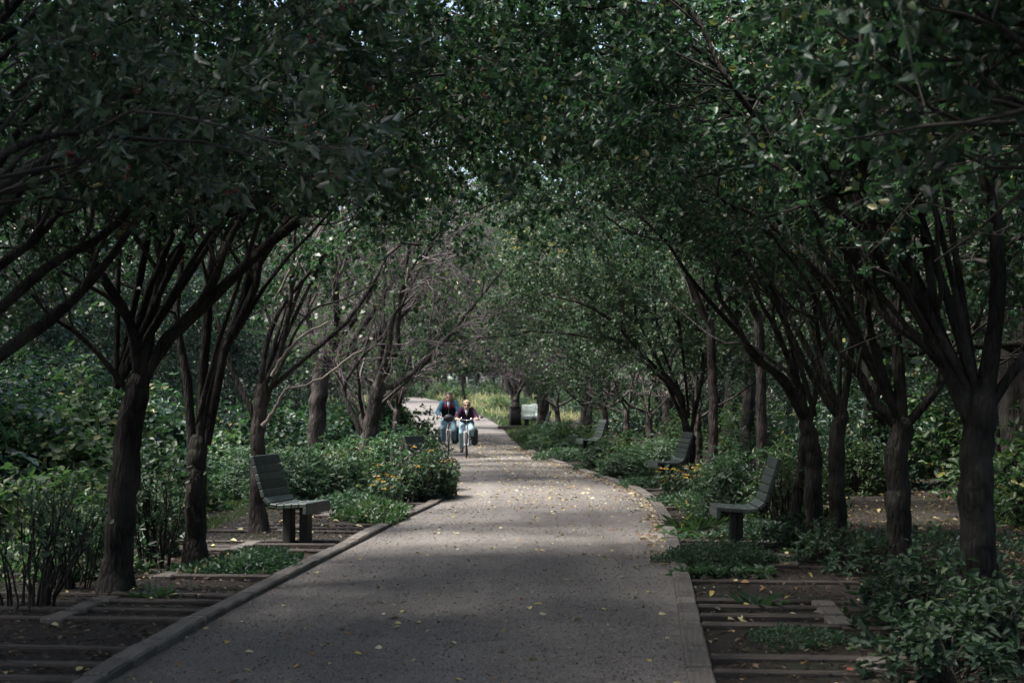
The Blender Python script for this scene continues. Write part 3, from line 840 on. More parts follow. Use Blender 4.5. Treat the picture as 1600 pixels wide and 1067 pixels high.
wood(-38, -22, 60, 120, 14, 4); wood(4, 26, 62, 130, 20, 3.5); wood(-45, 8, 128, 175, 26, 4.5)
wood(-16, -9, 5, 20, 4, 2.5); wood(8, 16, 4, 20, 5, 2.5); wood(-24, -13, 24, 60, 10, 3.5); wood(14, 30, 24, 75, 22, 3.0)
for i, (x, y) in enumerate(spots):
    pr = WP[i % 4]
    o = pr if i < 4 else copy_tree(pr)
    s = r.uniform(0.8, 1.2)
    o.location = (x, y, float(gz(x, y)) - 0.02)
    o.rotation_euler = (0, 0, r.uniform(0, 6.28))
    o.scale = (s, s, s * r.uniform(0.95, 1.15))
    if y > 120: lab, gp = 'leafy woodland tree closing the far end of the path', 'woodland trees at the far end'
    elif x < 0: lab, gp = 'dense woodland tree behind the shrubs left of the path', 'woodland trees left of the path'
    else: lab, gp = 'dense woodland tree behind the row right of the path', 'woodland trees right of the path'
    tag(o, lab, 'tree', gp)

CLEAR_BUSHES = []
HIGH = wood_proto(85, 12.0, 0.22, 'leaf_mid', 0.16, 4.6, (0.38, 0.98), 13, 0.95, 4.2)
for i, (px, Y, sc) in enumerate([(806, 90, 1.0), (745, 124, 1.05), (690, 134, 1.1), (640, 126, 1.1), (535, 102, 1.05), (460, 80, 1.0), (860, 84, 1.1), (825, 100, 1.1), (910, 76, 1.0), (410, 66, 0.9), (960, 66, 0.95), (770, 120, 1.2), (795, 112, 1.55), (720, 140, 1.7), (850, 118, 1.5), (660, 150, 1.7), (900, 100, 1.4), (430, 118, 1.5)]):
    o = HIGH if i == 0 else copy_tree(HIGH)
    o.location = tuple(foot(px, Y)); o.scale = (sc, sc, sc); o.rotation_euler = (0, 0, i * 1.7)
    tag(o, 'tall tree with high crown around the far sunlit clearing', 'tree', 'tall trees around the far clearing')
q_ = rng(933)
for i in range(26):
    sd_l = i < 15
    x, y = (q_.uniform(-12.5, -7.2), q_.uniform(25, 62)) if sd_l else (q_.uniform(5.6, 9.5), q_.uniform(24, 60))
    o = copy_tree(WP[(0, 2)[i % 2]])
    sc = q_.uniform(0.55, 0.75)
    o.location = (x, y, float(gz(x, y))); o.scale = (sc, sc, sc * 0.95); o.rotation_euler = (0, 0, q_.uniform(0, 6.3))
    tag(o, 'young bushy tree in the thicket behind the %s row' % ('left' if sd_l else 'right'), 'tree', 'young trees behind the %s row' % ('left' if sd_l else 'right'))
# small tree and round bush in the clearing
o = copy_tree(WP[2]); o.location = tuple(foot(726, 96)); o.scale = (0.8, 0.8, 1.0); tag(o, 'slender young tree standing in the sunlit clearing behind the cyclists', 'tree')
del o['group']
for px, Y, sc, lab in ((716, 100, 1.2, 'round dark bush in the sunlit clearing behind the riders'), (778, 80, 1.0, 'pale bush at the right side of the clearing')):
    CLEAR_BUSHES.append((px, Y, sc, lab))
# far-off wood closing the horizon
r = rng(930); n = 15000
a = r.uniform(-0.2, 3.34, n); R_ = r.uniform(185, 215, n)
p = np.stack([np.cos(a) * R_, np.sin(a) * R_, 0 * a], -1)
hh = 17 + 4 * np.sin(a * 23) + 3 * np.sin(a * 57 + 1)
p[:, 2] = gz(p[:, 0], p[:, 1]) + hh * r.random(n)
d = nrm(r.normal(size=(n, 3))); nn = r.normal(size=(n, 3)) + np.array([0, 0, 0.6])
tag(Geo().add(*leafquads(p, d, nn, r.uniform(1.0, 2.2, n), r.uniform(0.7, 1.4, n))).build('distant_woods', M['leaf_wood']), 'far-off wood closing the view behind the trees', kind='stuff')

for i, (x, y, sc) in enumerate([(5.6, 9.0, 0.95), (-5.4, 7.6, 0.9), (-4.4, 3.8, 1.0), (4.4, 4.4, 1.0), (10.4, 13.6, 1.0), (11.0, 21.5, 1.0), (9.2, 26.5, 1.0)]):  # tall trees added so their crowns darken the near rows
    o = copy_tree(HIGH)
    o.location = (x, y, 0); o.rotation_euler = (0, 0, 0.6 + i * 2.2); o.scale = (sc, sc, sc)
    tag(o, 'tall tree added to shade the near rows with its high crown', 'tree', 'tall trees added to shade the near rows')
# shade trees: avenue continued round the viewpoint, others added to darken the near rows
for i, (x, y) in enumerate([(-3.6, 2.0), (3.5, 1.0), (-3.5, -2.5), (3.4, -3.5), (-6.8, 5.0), (6.6, 6.0), (-3.4, -8), (3.4, -9), (0.5, -15), (-6, -6), (6.5, -5), (-7.0, 10.5), (6.4, 11), (6.2, 16.5), (7.2, 21.5), (-8, -1), (8, 0.5), (-7.4, 8.2), (8.6, 17.6), (9.6, 13.5), (10.5, 22.5), (7.6, 9.5)]):
    o = copy_tree(WP[(i % 3) + 1])
    o.location = (x, y, 0); o.rotation_euler = (0, 0, i * 1.3); o.scale = (0.9, 0.9, 0.95)
    if y > 7: tag(o, 'tall dark tree added outside the near row to shade it', 'tree', 'tall shade trees added outside the near rows')
    else: tag(o, 'row tree standing beside or behind the viewpoint out of the frame', 'tree', 'trees around the viewpoint')

# ------------------------------------------------------------------ shrubs and plants
def dome_points(r, n, rx, ry, h, lo=0.55):
    d = nrm(r.normal(size=(n, 3))); d[:, 2] = np.abs(d[:, 2]) * 1.0 - 0.12
    k = r.uniform(lo, 1.0, n) ** 0.7
    az = np.arctan2(d[:, 1], d[:, 0])
    ph = r.uniform(0, 6.28, 3)
    lump = 1 + 0.16 * np.sin(3 * az + ph[0]) + 0.12 * np.sin(5 * az + d[:, 2] * 6 + ph[1]) + 0.1 * np.sin(9 * az + ph[2] - 7 * d[:, 2])
    k = (k * lump)[:, None]
    p = d * k * np.array([rx, ry, h])
    p[:, 2] = np.maximum(p[:, 2] + 0.05, 0.03)
    return p, d

def sprays(r, p, out, nl, L, asp, spread=0.9, droop=0.35, up=0.3):
    """whorl of nl leaflets at every point"""
    n = len(p)
    P = np.repeat(p, nl, 0); O = np.repeat(nrm(out + np.array([0, 0, up])), nl, 0)
    d = nrm(O * 0.55 + r.normal(size=(n * nl, 3)) * spread * np.array([1, 1, 0.55]))
    nn = O + r.normal(size=(n * nl, 3)) * 0.35
    nn[:, 2] += 0.5
    P = P + d * L * 0.15 + r.normal(size=P.shape) * L * 0.25
    l = L * r.uniform(0.6, 1.2, n * nl)
    return leafquads(P, d, nn, l, l * asp, 0.2, droop)

def stems(r, p, frac, rad, lift=0.25):
    k = r.random(len(p)) < frac
    q = p[k]
    b = q * np.array([0.22, 0.22, 0]) + r.normal(size=q.shape) * np.array([0.05, 0.05, 0])
    b[:, 2] = -0.03
    t = np.linspace(0, 1, 5)[None, :, None]
    m = b[:, None] * (1 - t) + q[:, None] * t
    m[..., 2] += (np.sin(t[..., 0] * math.pi) * lift) * q[:, 2:3]
    m += r.normal(size=m.shape) * 0.012
    return tubes(m, np.repeat(rad * np.linspace(1, 0.4, 5)[None], len(q), 0), 4)

def shrub(name, label, cat, loc, rx, ry, h, n=420, nl=6, L=0.08, asp=0.42, lm='leaf_blue', seed=0, group=None, lo=0.5, frac=0.35, rad=0.006, stem='twig', up=0.3, spread=0.9, leafy=1.0):
    r = rng(seed)
    root = empty(name, loc, 0, label, cat, group)
    p, d = dome_points(r, n, rx, ry, h, lo)
    k = r.random(n) < leafy
    g = Geo().add(*sprays(r, p[k], d[k], nl, L, asp, up=up, spread=spread))
    g.build('foliage', M[lm], root)
    g = Geo().add(*stems(r, p, frac, rad))
    g.build('stems', M[stem], root)
    return root

HP = [shrub('hedge_shrub', None, 'shrub', (0, 0, 0), 0.7, 0.65, 0.95, 460, 7, 0.085, 0.40, seed=s, lo=0.45) for s in (201, 202, 203)]
used_h = [0]
def hedge(px, Y, label, sx=1.0, sz=1.0, group=None, lm=None):
    i = used_h[0]; used_h[0] += 1
    o = HP[i] if i < 3 else copy_tree(HP[i % 3])
    o.location = tuple(foot(px, Y)); o.scale = (sx, sx, sz); o.rotation_euler = (0, 0, i * 2.1)
    tag(o, label, 'shrub', group)
    if lm:
        for c in children(o):
            if c.name.startswith('foliage'):
                c.data = c.data.copy(); c.data.materials[0] = M[lm]
    return o
HG = 'knee high leafy shrubs along the beds'
hedge(1150, 18.6, 'leafy shrub directly behind the nearest right seat', 0.95, 1.05, HG)
hedge(1235, 18.0, 'clipped shrub with sunlit yellow green leaf colour between nearest right seat and dark trunks', 0.95, 1.08, HG, 'leaf_mid')  # sun on this shrub is put into its yellower leaf colour
hedge(1132, 20.6, 'shrub between orange flowers and the nearest right seat', 0.7, 0.9, HG)
hedge(952, 31.0, 'leafy shrub just right of the third right seat', 1.1, 0.85, HG)
hedge(990, 30.0, 'shrub in the middle of the hedge left of the second right seat', 1.2, 0.88, HG)
hedge(1030, 29.0, 'shrub behind the second right seat', 1.15, 0.85, HG)
hedge(972, 28.2, 'low shrub before the hedge, left of second right seat', 0.8, 0.6, HG)
hedge(895, 41.0, 'leafy shrub left of the third right seat', 1.4, 0.9, HG)
hedge(868, 45.0, 'pale shrub left of the third right seat, further along the bend', 1.4, 0.9, HG)
hedge(893, 38.6, 'low shrub at the foot of the third right seat', 1.0, 0.55, HG)
hedge(838, 49.0, 'small shrub at the far end of the right bed', 1.1, 0.6, HG)
hedge(445, 21.0, 'leafy shrub right beside the back of the left seat', 1.0, 1.0, HG)
hedge(505, 21.8, 'leafy shrub in the middle of the left hedge', 1.05, 1.02, HG)
hedge(560, 22.6, 'leafy shrub at the right end of the left hedge', 0.95, 0.98, HG)
hedge(385, 22.0, 'shrub behind the slim grey trunk at left', 0.9, 1.0, HG)
hedge(605, 25.0, 'dark shrub at the foot of the leaning grey trunk', 1.15, 1.12, HG, 'leaf')
hedge(645, 27.0, 'dark shrub behind the brown seed heads at left', 1.1, 1.05, HG, 'leaf')
hedge(668, 22.1, 'dark shrub in front of the hidden seat at left', 0.55, 0.88, HG, 'leaf')
hedge(640, 31.5, 'bright shrub beyond the seed heads at the left bend', 1.0, 1.0, HG, 'leaf_mid')
hedge(655, 36.0, 'shrub nearest the path beyond the left flower bed', 0.9, 0.7, HG)

# leafy bushes at the lower right corner
FG = 'leafy bushes in the lower right corner'
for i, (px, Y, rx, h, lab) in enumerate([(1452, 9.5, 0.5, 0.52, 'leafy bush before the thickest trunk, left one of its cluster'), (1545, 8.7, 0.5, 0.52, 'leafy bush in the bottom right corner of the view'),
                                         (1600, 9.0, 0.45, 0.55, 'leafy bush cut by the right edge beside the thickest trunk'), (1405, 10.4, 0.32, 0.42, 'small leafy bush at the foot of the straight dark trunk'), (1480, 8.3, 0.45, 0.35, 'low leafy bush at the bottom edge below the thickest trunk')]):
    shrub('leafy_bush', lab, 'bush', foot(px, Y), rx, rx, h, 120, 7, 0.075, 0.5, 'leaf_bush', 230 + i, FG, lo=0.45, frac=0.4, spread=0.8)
BR = 'brambles under the right trunks'
for i, (px, Y, rx, h, lab) in enumerate([(1300, 13.9, 0.35, 0.38, 'bramble at the foot of the slender dark trunk'), (1235, 15.2, 0.35, 0.35, 'bramble beside the post of the nearest right seat'), (1345, 13.2, 0.4, 0.4, 'bramble between the slender and the straight trunk'), (1470, 12.5, 0.4, 0.45, 'bramble between the straight and the thickest trunk')]):
    shrub('bramble', lab, 'bramble', foot(px, Y), rx, rx, h, 90, 5, 0.07, 0.5, 'leaf_blue', 240 + i, BR, frac=0.8, rad=0.006)

# bare stemmed shrubs at left
def bare_shrub(label, loc, rx, h, n, seed, leafy, group):
    r = rng(seed)
    root = empty('bare_shrub', loc, 0, label, 'shrub', group)
    a = r.uniform(0, 6.28, n); q = np.sqrt(r.uniform(0, 1, n))
    top = np.stack([np.cos(a) * q * rx, np.sin(a) * q * rx, h * r.uniform(0.6, 1.05, n)], -1)
    b = top * np.array([0.4, 0.4, 0]); b[:, 2] = -0.03
    t = np.linspace(0, 1, 7)[None, :, None]
    m = b[:, None] * (1 - t ** 1.4) + top[:, None] * t ** np.array([1.4, 1.4, 0.9])
    m += r.normal(size=m.shape) * 0.018 * np.minimum(t * 3, 1)
    R = r.uniform(0.006, 0.015, n)[:, None] * np.linspace(1, 0.4, 7)[None]
    g = Geo().add(*tubes(m, R, 5))
    P2, R2 = grow(r, m, R, 4, (0.4, 1.0), (0.12, 0.35), (0.3, 0.9), 0.35, 4, 0.2, 0.6)
    g.add(*tubes(P2, R2, 4))
    g.build('stems', M['bark'], root, smooth=True)
    p, d, nn, l, wd = leaves_on(r, P2, leafy, 0.065, 0.5, 0.5)
    k = r.random(len(p)) < 0.7
    Geo().add(*leafquads(p[k], d[k], nn[k], l[k], wd[k])).build('foliage', M['leaf_soft'], root)
    return root
BS = 'woody shrubs at the left edge'
bare_shrub('bare stemmed woody shrub at the left edge of the view', foot(45, 11.0), 0.6, 0.92, 27, 251, 5, BS)
bare_shrub('bare stemmed woody shrub just left of the thick leaning trunk', foot(112, 12.2), 0.4, 0.8, 18, 252, 7, BS)
bare_shrub('leafier woody shrub between the thick leaning and forked trunks', foot(245, 13.6), 0.42, 0.95, 26, 253, 11, BS)
bare_shrub('twiggy shrub behind the post of the nearest right seat', foot(1222, 17.0), 0.4, 0.85, 30, 254, 3, BS)
shrub('leafy_bush', 'dark leafy bush at the foot of the bare stemmed shrubs at left', 'bush', foot(135, 12.9), 0.5, 0.4, 0.7, 200, 6, 0.07, 0.5, 'leaf', 255)
shrub('leafy_bush', 'dark leafy bush between the two left trunks', 'bush', foot(255, 14.6), 0.42, 0.35, 0.8, 220, 6, 0.07, 0.5, 'leaf', 256)

# vines and undergrowth beyond the left row
VN = 'vine covered undergrowth beyond the left row'
for i, (px, Y, rx, h, L, lm, lab) in enumerate([
    (40, 15.0, 0.9, 1.0, 0.13, 'leaf_vine', 'pale broad leaved vine mound at the left edge'), (-40, 14.2, 0.9, 1.1, 0.13, 'leaf_vine', 'vine mound half outside the left edge'),
    (130, 16.8, 0.9, 0.95, 0.12, 'leaf_vine', 'vine mound left of the thick leaning trunk'), (85, 19.0, 1.2, 1.9, 0.125, 'leaf_vine', 'tall broad leaved vine bank behind the left vine mounds'),
    (150, 20.5, 1.0, 2.5, 0.125, 'leaf_vine', 'tallest vine bank left of the thick leaning trunk'), (10, 19.5, 1.4, 2.4, 0.12, 'leaf', 'dark tall thicket at the far left edge'),
    (250, 20.0, 0.9, 1.3, 0.11, 'leaf_mid', 'green thicket seen between the two left trunks'), (225, 23.0, 1.2, 2.2, 0.13, 'leaf', 'dark thicket behind the gap of the two left trunks'),
    (340, 25.5, 1.0, 1.3, 0.11, 'leaf_mid', 'green thicket behind the grass at left'), (370, 29.0, 1.4, 1.9, 0.12, 'leaf', 'dark thicket behind the slim grey trunk'),
    (440, 35.0, 1.6, 1.7, 0.13, 'leaf', 'dark thicket left of the stout grey trunk'), (535, 37.0, 1.5, 1.6, 0.13, 'leaf', 'dark thicket right of the stout grey trunk'), (600, 44, 1.5, 1.8, 0.14, 'leaf', 'dark thicket beyond the leaning grey trunk'),
    (-90, 18, 1.3, 2.0, 0.15, 'leaf', 'dark thicket beyond the left edge'), (20, 27, 2.4, 3.0, 0.14, 'leaf', 'big dark thicket far behind the left vine mounds'), (130, 29, 2.2, 2.8, 0.14, 'leaf', 'big dark thicket behind the tallest vine bank')]):
    shrub('thicket', lab, 'thicket', foot(px, Y), rx, rx * 0.8, h * 0.82, int(230 * rx * max(1, h)), 5, L, 0.78, lm, 260 + i, VN, lo=0.6, frac=0.25, rad=0.01, up=0.0, spread=0.7)
# dark undergrowth beyond the right row
r = rng(905)
UP = [shrub('undergrowth_bush', None, 'bush', (0, 0, 0), 0.95, 0.9, 1.3, 420, 6, 0.10, 0.5, lm, s) for s, lm in ((281, 'leaf'), (282, 'leaf_wood'), (283, 'leaf_mid'))]
pl = []
for x0, x1, y0, y1, n in ((8.5, 14, 16, 50, 30), (12, 26, 36, 80, 26), (-14, -9, 20, 50, 18), (6.8, 9.0, 13, 23, 8), (4.9, 8, 23, 40, 14), (4.2, 9, 41, 60, 14), (-9, -6.5, 22, 50, 12), (-12, -6.5, 46, 75, 14), (0.2, 8, 66, 90, 18), (2, 14, 90, 125, 24), (-18, -11.5, 70, 120, 24), (-22, 14, 126, 150, 40), (-9, 9, 113, 124, 26)):
    for k in range(n): pl.append((r.uniform(x0, x1), r.uniform(y0, y1)))
for i, (x, y) in enumerate(pl + [(q_, w_) for q_, w_ in zip(rng(77).uniform(9.5, 14, 34), rng(78).uniform(14, 44, 34))] + [(q_, w_) for q_, w_ in zip(rng(79).uniform(-15, -10, 24), rng(80).uniform(14, 50, 24))]):
    tall = i >= len(pl)
    o = UP[i] if i < 3 else copy_tree(UP[i % 3])
    s = r.uniform(0.7, 1.3)
    if tall: s *= 1.9
    o.location = (x, y, float(gz(x, y))); o.scale = (s, s, s * r.uniform(0.7, 1.3)); o.rotation_euler = (0, 0, r.uniform(0, 6.3))
    if y > 60: tag(o, 'undergrowth bush at the far end of the path', 'bush', 'undergrowth at the far end')
    elif x > 0: tag(o, 'dark undergrowth bush behind the right row of trunks', 'bush', 'undergrowth behind the right row')
    else: tag(o, 'dark undergrowth bush behind the left row of trunks', 'bush', 'undergrowth behind the left row')

for px, Y, sc, lab in CLEAR_BUSHES:
    o = copy_tree(UP[2]); o.location = tuple(foot(px, Y)); o.scale = (sc, sc, sc * 0.9); o.rotation_euler = (0, 0, px); tag(o, lab, 'bush')
    if 'group' in o: del o['group']
# strap leaved and broad leaved plants in the beds
def rosette(name, label, cat, loc, n, L, asp, el, lm, seed, group=None, droop=0.5, spreadr=0.06):
    r = rng(seed)
    root = empty(name, loc, 0, label, cat, group)
    a = r.uniform(0, 6.28, n); e = r.uniform(el[0], el[1], n)
    d = np.stack([np.cos(a) * np.cos(e), np.sin(a) * np.cos(e), np.sin(e)], -1)
    p = np.stack([np.cos(a), np.sin(a), np.zeros(n)], -1) * r.uniform(0, spreadr, n)[:, None]
    nn = np.stack([-np.cos(a) * np.sin(e), -np.sin(a) * np.sin(e), np.cos(e)], -1)
    l = L * r.uniform(0.6, 1.15, n)
    stalk = d * (l * 0.5)[:, None]
    g = Geo().add(*leafquads(p + (stalk if asp > 0.3 else 0), d, nn, l, l * asp, 0.25, droop))
    g.build('foliage', M[lm], root)
    if asp > 0.3:
        P = np.stack([p, p + stalk * 0.5, p + stalk], 1)
        Geo().add(*tubes(P, np.full((n, 3), 0.004), 4)).build('stalks', M[lm], root)
    return root
M['hosta'] = leafmat('leaf_hosta', [(0, (0.04, 0.08, 0.05)), (0.6, (0.06, 0.11, 0.07)), (1, (0.11, 0.16, 0.10))], under=(0.14, 0.18, 0.13))
HO = 'variegated broad leaved plants beside the right kerb'
for i, px in enumerate([1072, 1094, 1118, 1145, 1170, 1190]):
    rosette('hosta', 'low broad leaved plant in the row behind the sleeper by the right kerb', 'plant', foot(px, 12.95 - 0.05 * (i % 2)), 30, 0.10, 0.5, (0.2, 1.2), 'hosta', 300 + i, HO)
for i, (px, Y) in enumerate([(1062, 17.4), (1088, 17.0), (1110, 17.5)]):
    rosette('strap_leaved_plant', 'tuft of arching strap leaves in front of the nearest right seat', 'plant', foot(px, Y), 34, 0.24, 0.06, (0.4, 1.4), 'leaf_mid', 310 + i, 'strap leaved tufts by the right kerb', droop=0.55)
for i, (px, Y) in enumerate([(1048, 16.3), (1066, 16.0), (1100, 16.2)]):
    rosette('hosta', 'pale broad leaved plant at the kerb left of the nearest right seat', 'plant', foot(px, Y), 22, 0.11, 0.55, (0.2, 1.1), 'hosta', 320 + i, 'pale broad leaved plants at the kerb', 0.5)
rosette('broad_leaved_plant', 'broad leaved plant alone on mulch between the right sleepers', 'plant', foot(1180, 11.05), 34, 0.11, 0.5, (0.1, 1.3), 'leaf_blue', 330, None, 0.4, 0.12)
rosette('broad_leaved_plant', 'broad leaved plant alone on mulch between the left sleepers', 'plant', foot(243, 11.45), 38, 0.11, 0.5, (0.1, 1.3), 'leaf_blue', 331, None, 0.4, 0.12)
rosette('broad_leaved_plant', 'plant with drooping leaves beside the trunk of the swollen fork', 'plant', foot(1268, 14.6), 26, 0.2, 0.4, (0.3, 1.3), 'leaf_blue', 332, None, 0.4, 0.1)

# ground cover
def cover(label, px, Y, rx, ry, h, n, L, lm, seed, asp=0.5):
    r = rng(seed)
    q = np.sqrt(r.uniform(0, 1, n)); a = r.uniform(0, 6.28, n)
    q = q * (1 + 0.18 * np.sin(a * 3 + seed) + 0.12 * np.sin(a * 7 + 2 * seed))
    p = np.stack([np.cos(a) * q * rx, np.sin(a) * q * ry, h * r.uniform(0.1, 1.0, n) * np.sqrt(np.clip(1.15 - q, 0.08, 1))], -1)
    d = nrm(r.normal(size=(n, 3)) + np.array([0, 0, 0.4]))
    nn = r.normal(size=(n, 3)) * 0.5 + np.array([0, 0, 1])
    l = L * r.uniform(0.6, 1.2, n)
    o = Geo().add(*leafquads(p, d, nn, l, l * asp)).build('ground_cover', M[lm], None, foot(px, Y))
    return tag(o, label, 'ground cover', kind='stuff')
cover('dark feathery ground cover mound in front of the nearest right seat', 1125, 13.75, 0.6, 0.42, 0.26, 3400, 0.05, 'leaf_blue', 340, 0.35)
cover('small leaved grey green mat between the right sleepers', 1245, 9.55, 0.34, 0.38, 0.09, 1500, 0.035, 'leaf_blue', 341, 0.45)
cover('ground cover along the left kerb before the seat', 402, 13.7, 0.42, 0.75, 0.15, 2400, 0.07, 'leaf_blue', 342)
cover('ground cover by the left kerb near the forked trunk', 355, 13.2, 0.5, 0.5, 0.12, 1300, 0.06, 'leaf', 343)
cover('fresh green ground cover beyond the left seat', 588, 19.0, 0.45, 1.2, 0.22, 3200, 0.08, 'leaf_mid', 344)
cover('ground cover at the foot of the left hedge', 545, 20.3, 0.55, 0.8, 0.25, 1800, 0.08, 'leaf_blue', 345)
cover('ground cover below the orange flowers at right', 1120, 21.0, 0.85, 1.2, 0.22, 3400, 0.07, 'leaf_blue', 346)
cover('ground cover between the right kerb and orange flowers', 1083, 20.5, 0.3, 1.1, 0.16, 1800, 0.07, 'leaf_mid', 347)
cover('ground cover before the second right seat', 1003, 25.6, 0.42, 0.8, 0.15, 2000, 0.07, 'leaf_blue', 348)
cover('pale ground cover beside the third right seat', 885, 36.0, 0.8, 1.5, 0.28, 2200, 0.1, 'hosta', 349)
cover('pale ground cover along the far right kerb', 856, 43, 0.65, 3.0, 0.28, 2600, 0.11, 'hosta', 350)
cover('ground cover behind the nearest right seat', 1190, 16.3, 0.5, 0.7, 0.2, 1600, 0.07, 'leaf_blue', 351)
cover('leaf litter plants under the right trunks', 1440, 15.5, 1.4, 1.2, 0.16, 1100, 0.07, 'leaf', 352)
cover('undergrowth mat left of the thick leaning trunk', 60, 13.2, 0.9, 1.0, 0.3, 2200, 0.07, 'leaf_mid', 353)

def grass(label, x0, x1, y0, y1, n, L, lm, seed, wid=0.05, right_of_path=None):
    r = rng(seed)
    x = r.uniform(x0, x1, n); y = r.uniform(y0, y1, n)
    if right_of_path is not None:
        s, off = right_of_path
        x = (xr(y) + off + (x - x0)) if s > 0 else (xl(y) - off - (x - x0))
    p = np.stack([x, y, gz(x, y) - 0.01], -1)
    d = nrm(r.normal(size=(n, 3)) * 0.42 + np.array([0, 0, 1.0]))
    nn = nrm(r.normal(size=(n, 3)) * np.array([1, 1, 0.1]))
    cl = 0.75 + 0.45 * np.sin(x * 2.1 + np.sin(y * 1.7)) * np.cos(y * 1.3)
    l = L * r.uniform(0.5, 1.2, n) * cl
    o = Geo().add(*leafdiamonds(p, d, nn, l, np.maximum(l * wid, 0.006))).build('grass', M[lm])
    return tag(o, label, 'grass', kind='stuff')
grass('green grass between the left trunks and the hedge', -5.6, -3.6, 16.5, 25, 15000, 0.15, 'grass', 360, 0.04)
grass('pale dry grass left of the stout grey trunk', -8.5, -3.8, 28, 44, 7200, 0.55, 'grass_pale', 361)
grass('green verge along the far left path edge', 0, 2.2, 31, 95, 9600, 0.22, 'grass', 362, 0.08, (-1, 0.05))
grass('green verge along the far right path edge', 0, 2.2, 46, 66, 9000, 0.20, 'grass', 363, 0.08, (1, 0.05))
grass('tall pale grass in the sunlit clearing', 0, 9, 68, 118, 13200, 0.65, 'grass_pale', 364, 0.06, (1, 0.6))
grass('green grass edging the sunlit clearing', 0, 2.5, 62, 118, 7200, 0.3, 'grass', 365, 0.09, (1, 0.05))
grass('bright grass beyond the far left bend', 0, 6, 92, 128, 9000, 0.5, 'grass_pale', 366, 0.07, (-1, 0.1))

# flowers
def flowers(label, loc, rx, ry, h, n, seed, nb, ns, group=None):
    r = rng(seed)
    root = empty('coneflower_clump', loc, 0, label, 'flowers', group)
    a = r.uniform(0, 6.28, n); q = np.sqrt(r.uniform(0, 1, n))
    top = np.stack([np.cos(a) * q * rx, np.sin(a) * q * ry, h * r.uniform(0.55, 1.05, n)], -1)
    b = top * np.array([0.75, 0.75, 0]) - np.array([0, 0, 0.03])
    t = np.linspace(0, 1, 5)[None, :, None]
    m = b[:, None] * (1 - t) + top[:, None] * t + r.normal(size=(n, 5, 3)) * 0.01
    R = np.repeat(0.004 * np.linspace(1, 0.6, 5)[None], n, 0)
    Geo().add(*tubes(m, R, 4)).build('stems', M['twig'], root)
    p, d, nn, l, wd = leaves_on(r, m, 9, 0.10, 0.42, 0.5, 0.05)
    Geo().add(*leafquads(p, d, nn, l, wd)).build('foliage', M['leaf_blue'], root)
    idx = r.permutation(n)
    bi, si = idx[:nb], idx[nb:nb + ns]
    P = np.repeat(top[bi], 9, 0); ang = np.tile(np.arange(9) * 2 * math.pi / 9, nb)
    d = np.stack([np.cos(ang), np.sin(ang), np.full(len(ang), -0.15)], -1)
    til = np.repeat(r.normal(size=(nb, 3)) * 0.4, 9, 0); d = nrm(d + til * 0.6)
    g = Geo().add(*leafquads(P, d, np.array([0, 0, 1.0]) + til, np.full(len(P), 0.05), np.full(len(P), 0.022), 0.1, 0.25))
    tag(g.build('blossoms', M['flower'], root), kind='stuff')
    c = top[np.concatenate([bi, si])]
    prof = np.array([[0.001, -0.008], [0.012, -0.006], [0.015, 0.004], [0.009, 0.016], [0.001, 0.02]])
    Pc = c[:, None] + np.stack([np.zeros(5), np.zeros(5), prof[:, 1]], -1)[None]
    tag(Geo().add(*tubes(Pc, np.repeat(prof[None, :, 0], len(c), 0), 6)).build('seed_heads', M['seedhead'], root, smooth=True), kind='stuff')
    return root
FL = 'coneflower clumps in the beds'
flowers('yellow coneflowers in front of the second right seat', foot(1075, 22.6), 0.5, 0.45, 0.48, 90, 371, 36, 30, FL)
flowers('thinner coneflowers right of the second right seat', foot(1098, 23.6), 0.35, 0.4, 0.46, 50, 372, 9, 25, FL)
flowers('brown seed heads and coneflowers bulging over the left kerb', foot(684, 22.6), 0.36, 0.6, 0.62, 130, 373, 8, 100, FL)
flowers('coneflowers in front of the hidden left seat', foot(650, 21.9), 0.42, 0.5, 0.82, 110, 374, 6, 80, FL)
flowers('coneflowers at the far tip of the left flower bed', foot(690, 24.4), 0.28, 0.6, 0.50, 80, 377, 7, 66, FL)
flowers('few low yellow coneflowers at the foot of the left hedge', foot(598, 20.9), 0.35, 0.3, 0.45, 40, 375, 12, 4, FL)
flowers('dark seed heads between low coneflowers and hidden seat', foot(625, 21.6), 0.4, 0.4, 0.6, 70, 376, 6, 40, FL)

# fallen leaves and mulch chips
def litter(label, P, L, stops, seed, name='fallen_leaves', asp=0.6, curl=0.25):
    r = rng(seed)
    n = len(P)
    a = r.uniform(0, 6.28, n)
    d = np.stack([np.cos(a), np.sin(a), r.normal(size=n) * 0.2], -1)
    nn = r.normal(size=(n, 3)) * 0.3 + np.array([0, 0, 1])
    l = L * r.uniform(0.5, 1.3, n)
    key = 'litter_%d' % seed
    m = leafmat(key, stops, under=stops[-1][1], trans=0.1, tcol=(0.3, 0.25, 0.1), rough=0.6)
    o = Geo().add(*(leafdiamonds(P, d, nn, l, l * asp) if L < 0.056 else leafquads(P, d, nn, l, l * asp, 0.3, curl))).build(name, m)
    return tag(o, label, 'fallen leaves', kind='stuff')
YEL = [(0, (0.20, 0.05, 0.03)), (0.25, (0.33, 0.19, 0.06)), (0.45, (0.5, 0.40, 0.14)), (0.75, (0.52, 0.47, 0.25)), (1, (0.62, 0.58, 0.42))]
r = rng(910)
y = 7.3 + 22 * r.random(420) ** 1.2
uu = r.random(len(y)); x = xl(y) + (xr(y) - xl(y)) * uu
P1_ = np.stack([x, y, 0.012 + 0.02 * (1 - (2 * uu - 1) ** 2)], -1)
y = 20 + 32 * r.random(1500); uu = np.clip(r.normal(0.62, 0.25, len(y)), 0.02, 0.99)
x = xl(y) + (xr(y) - xl(y)) * uu
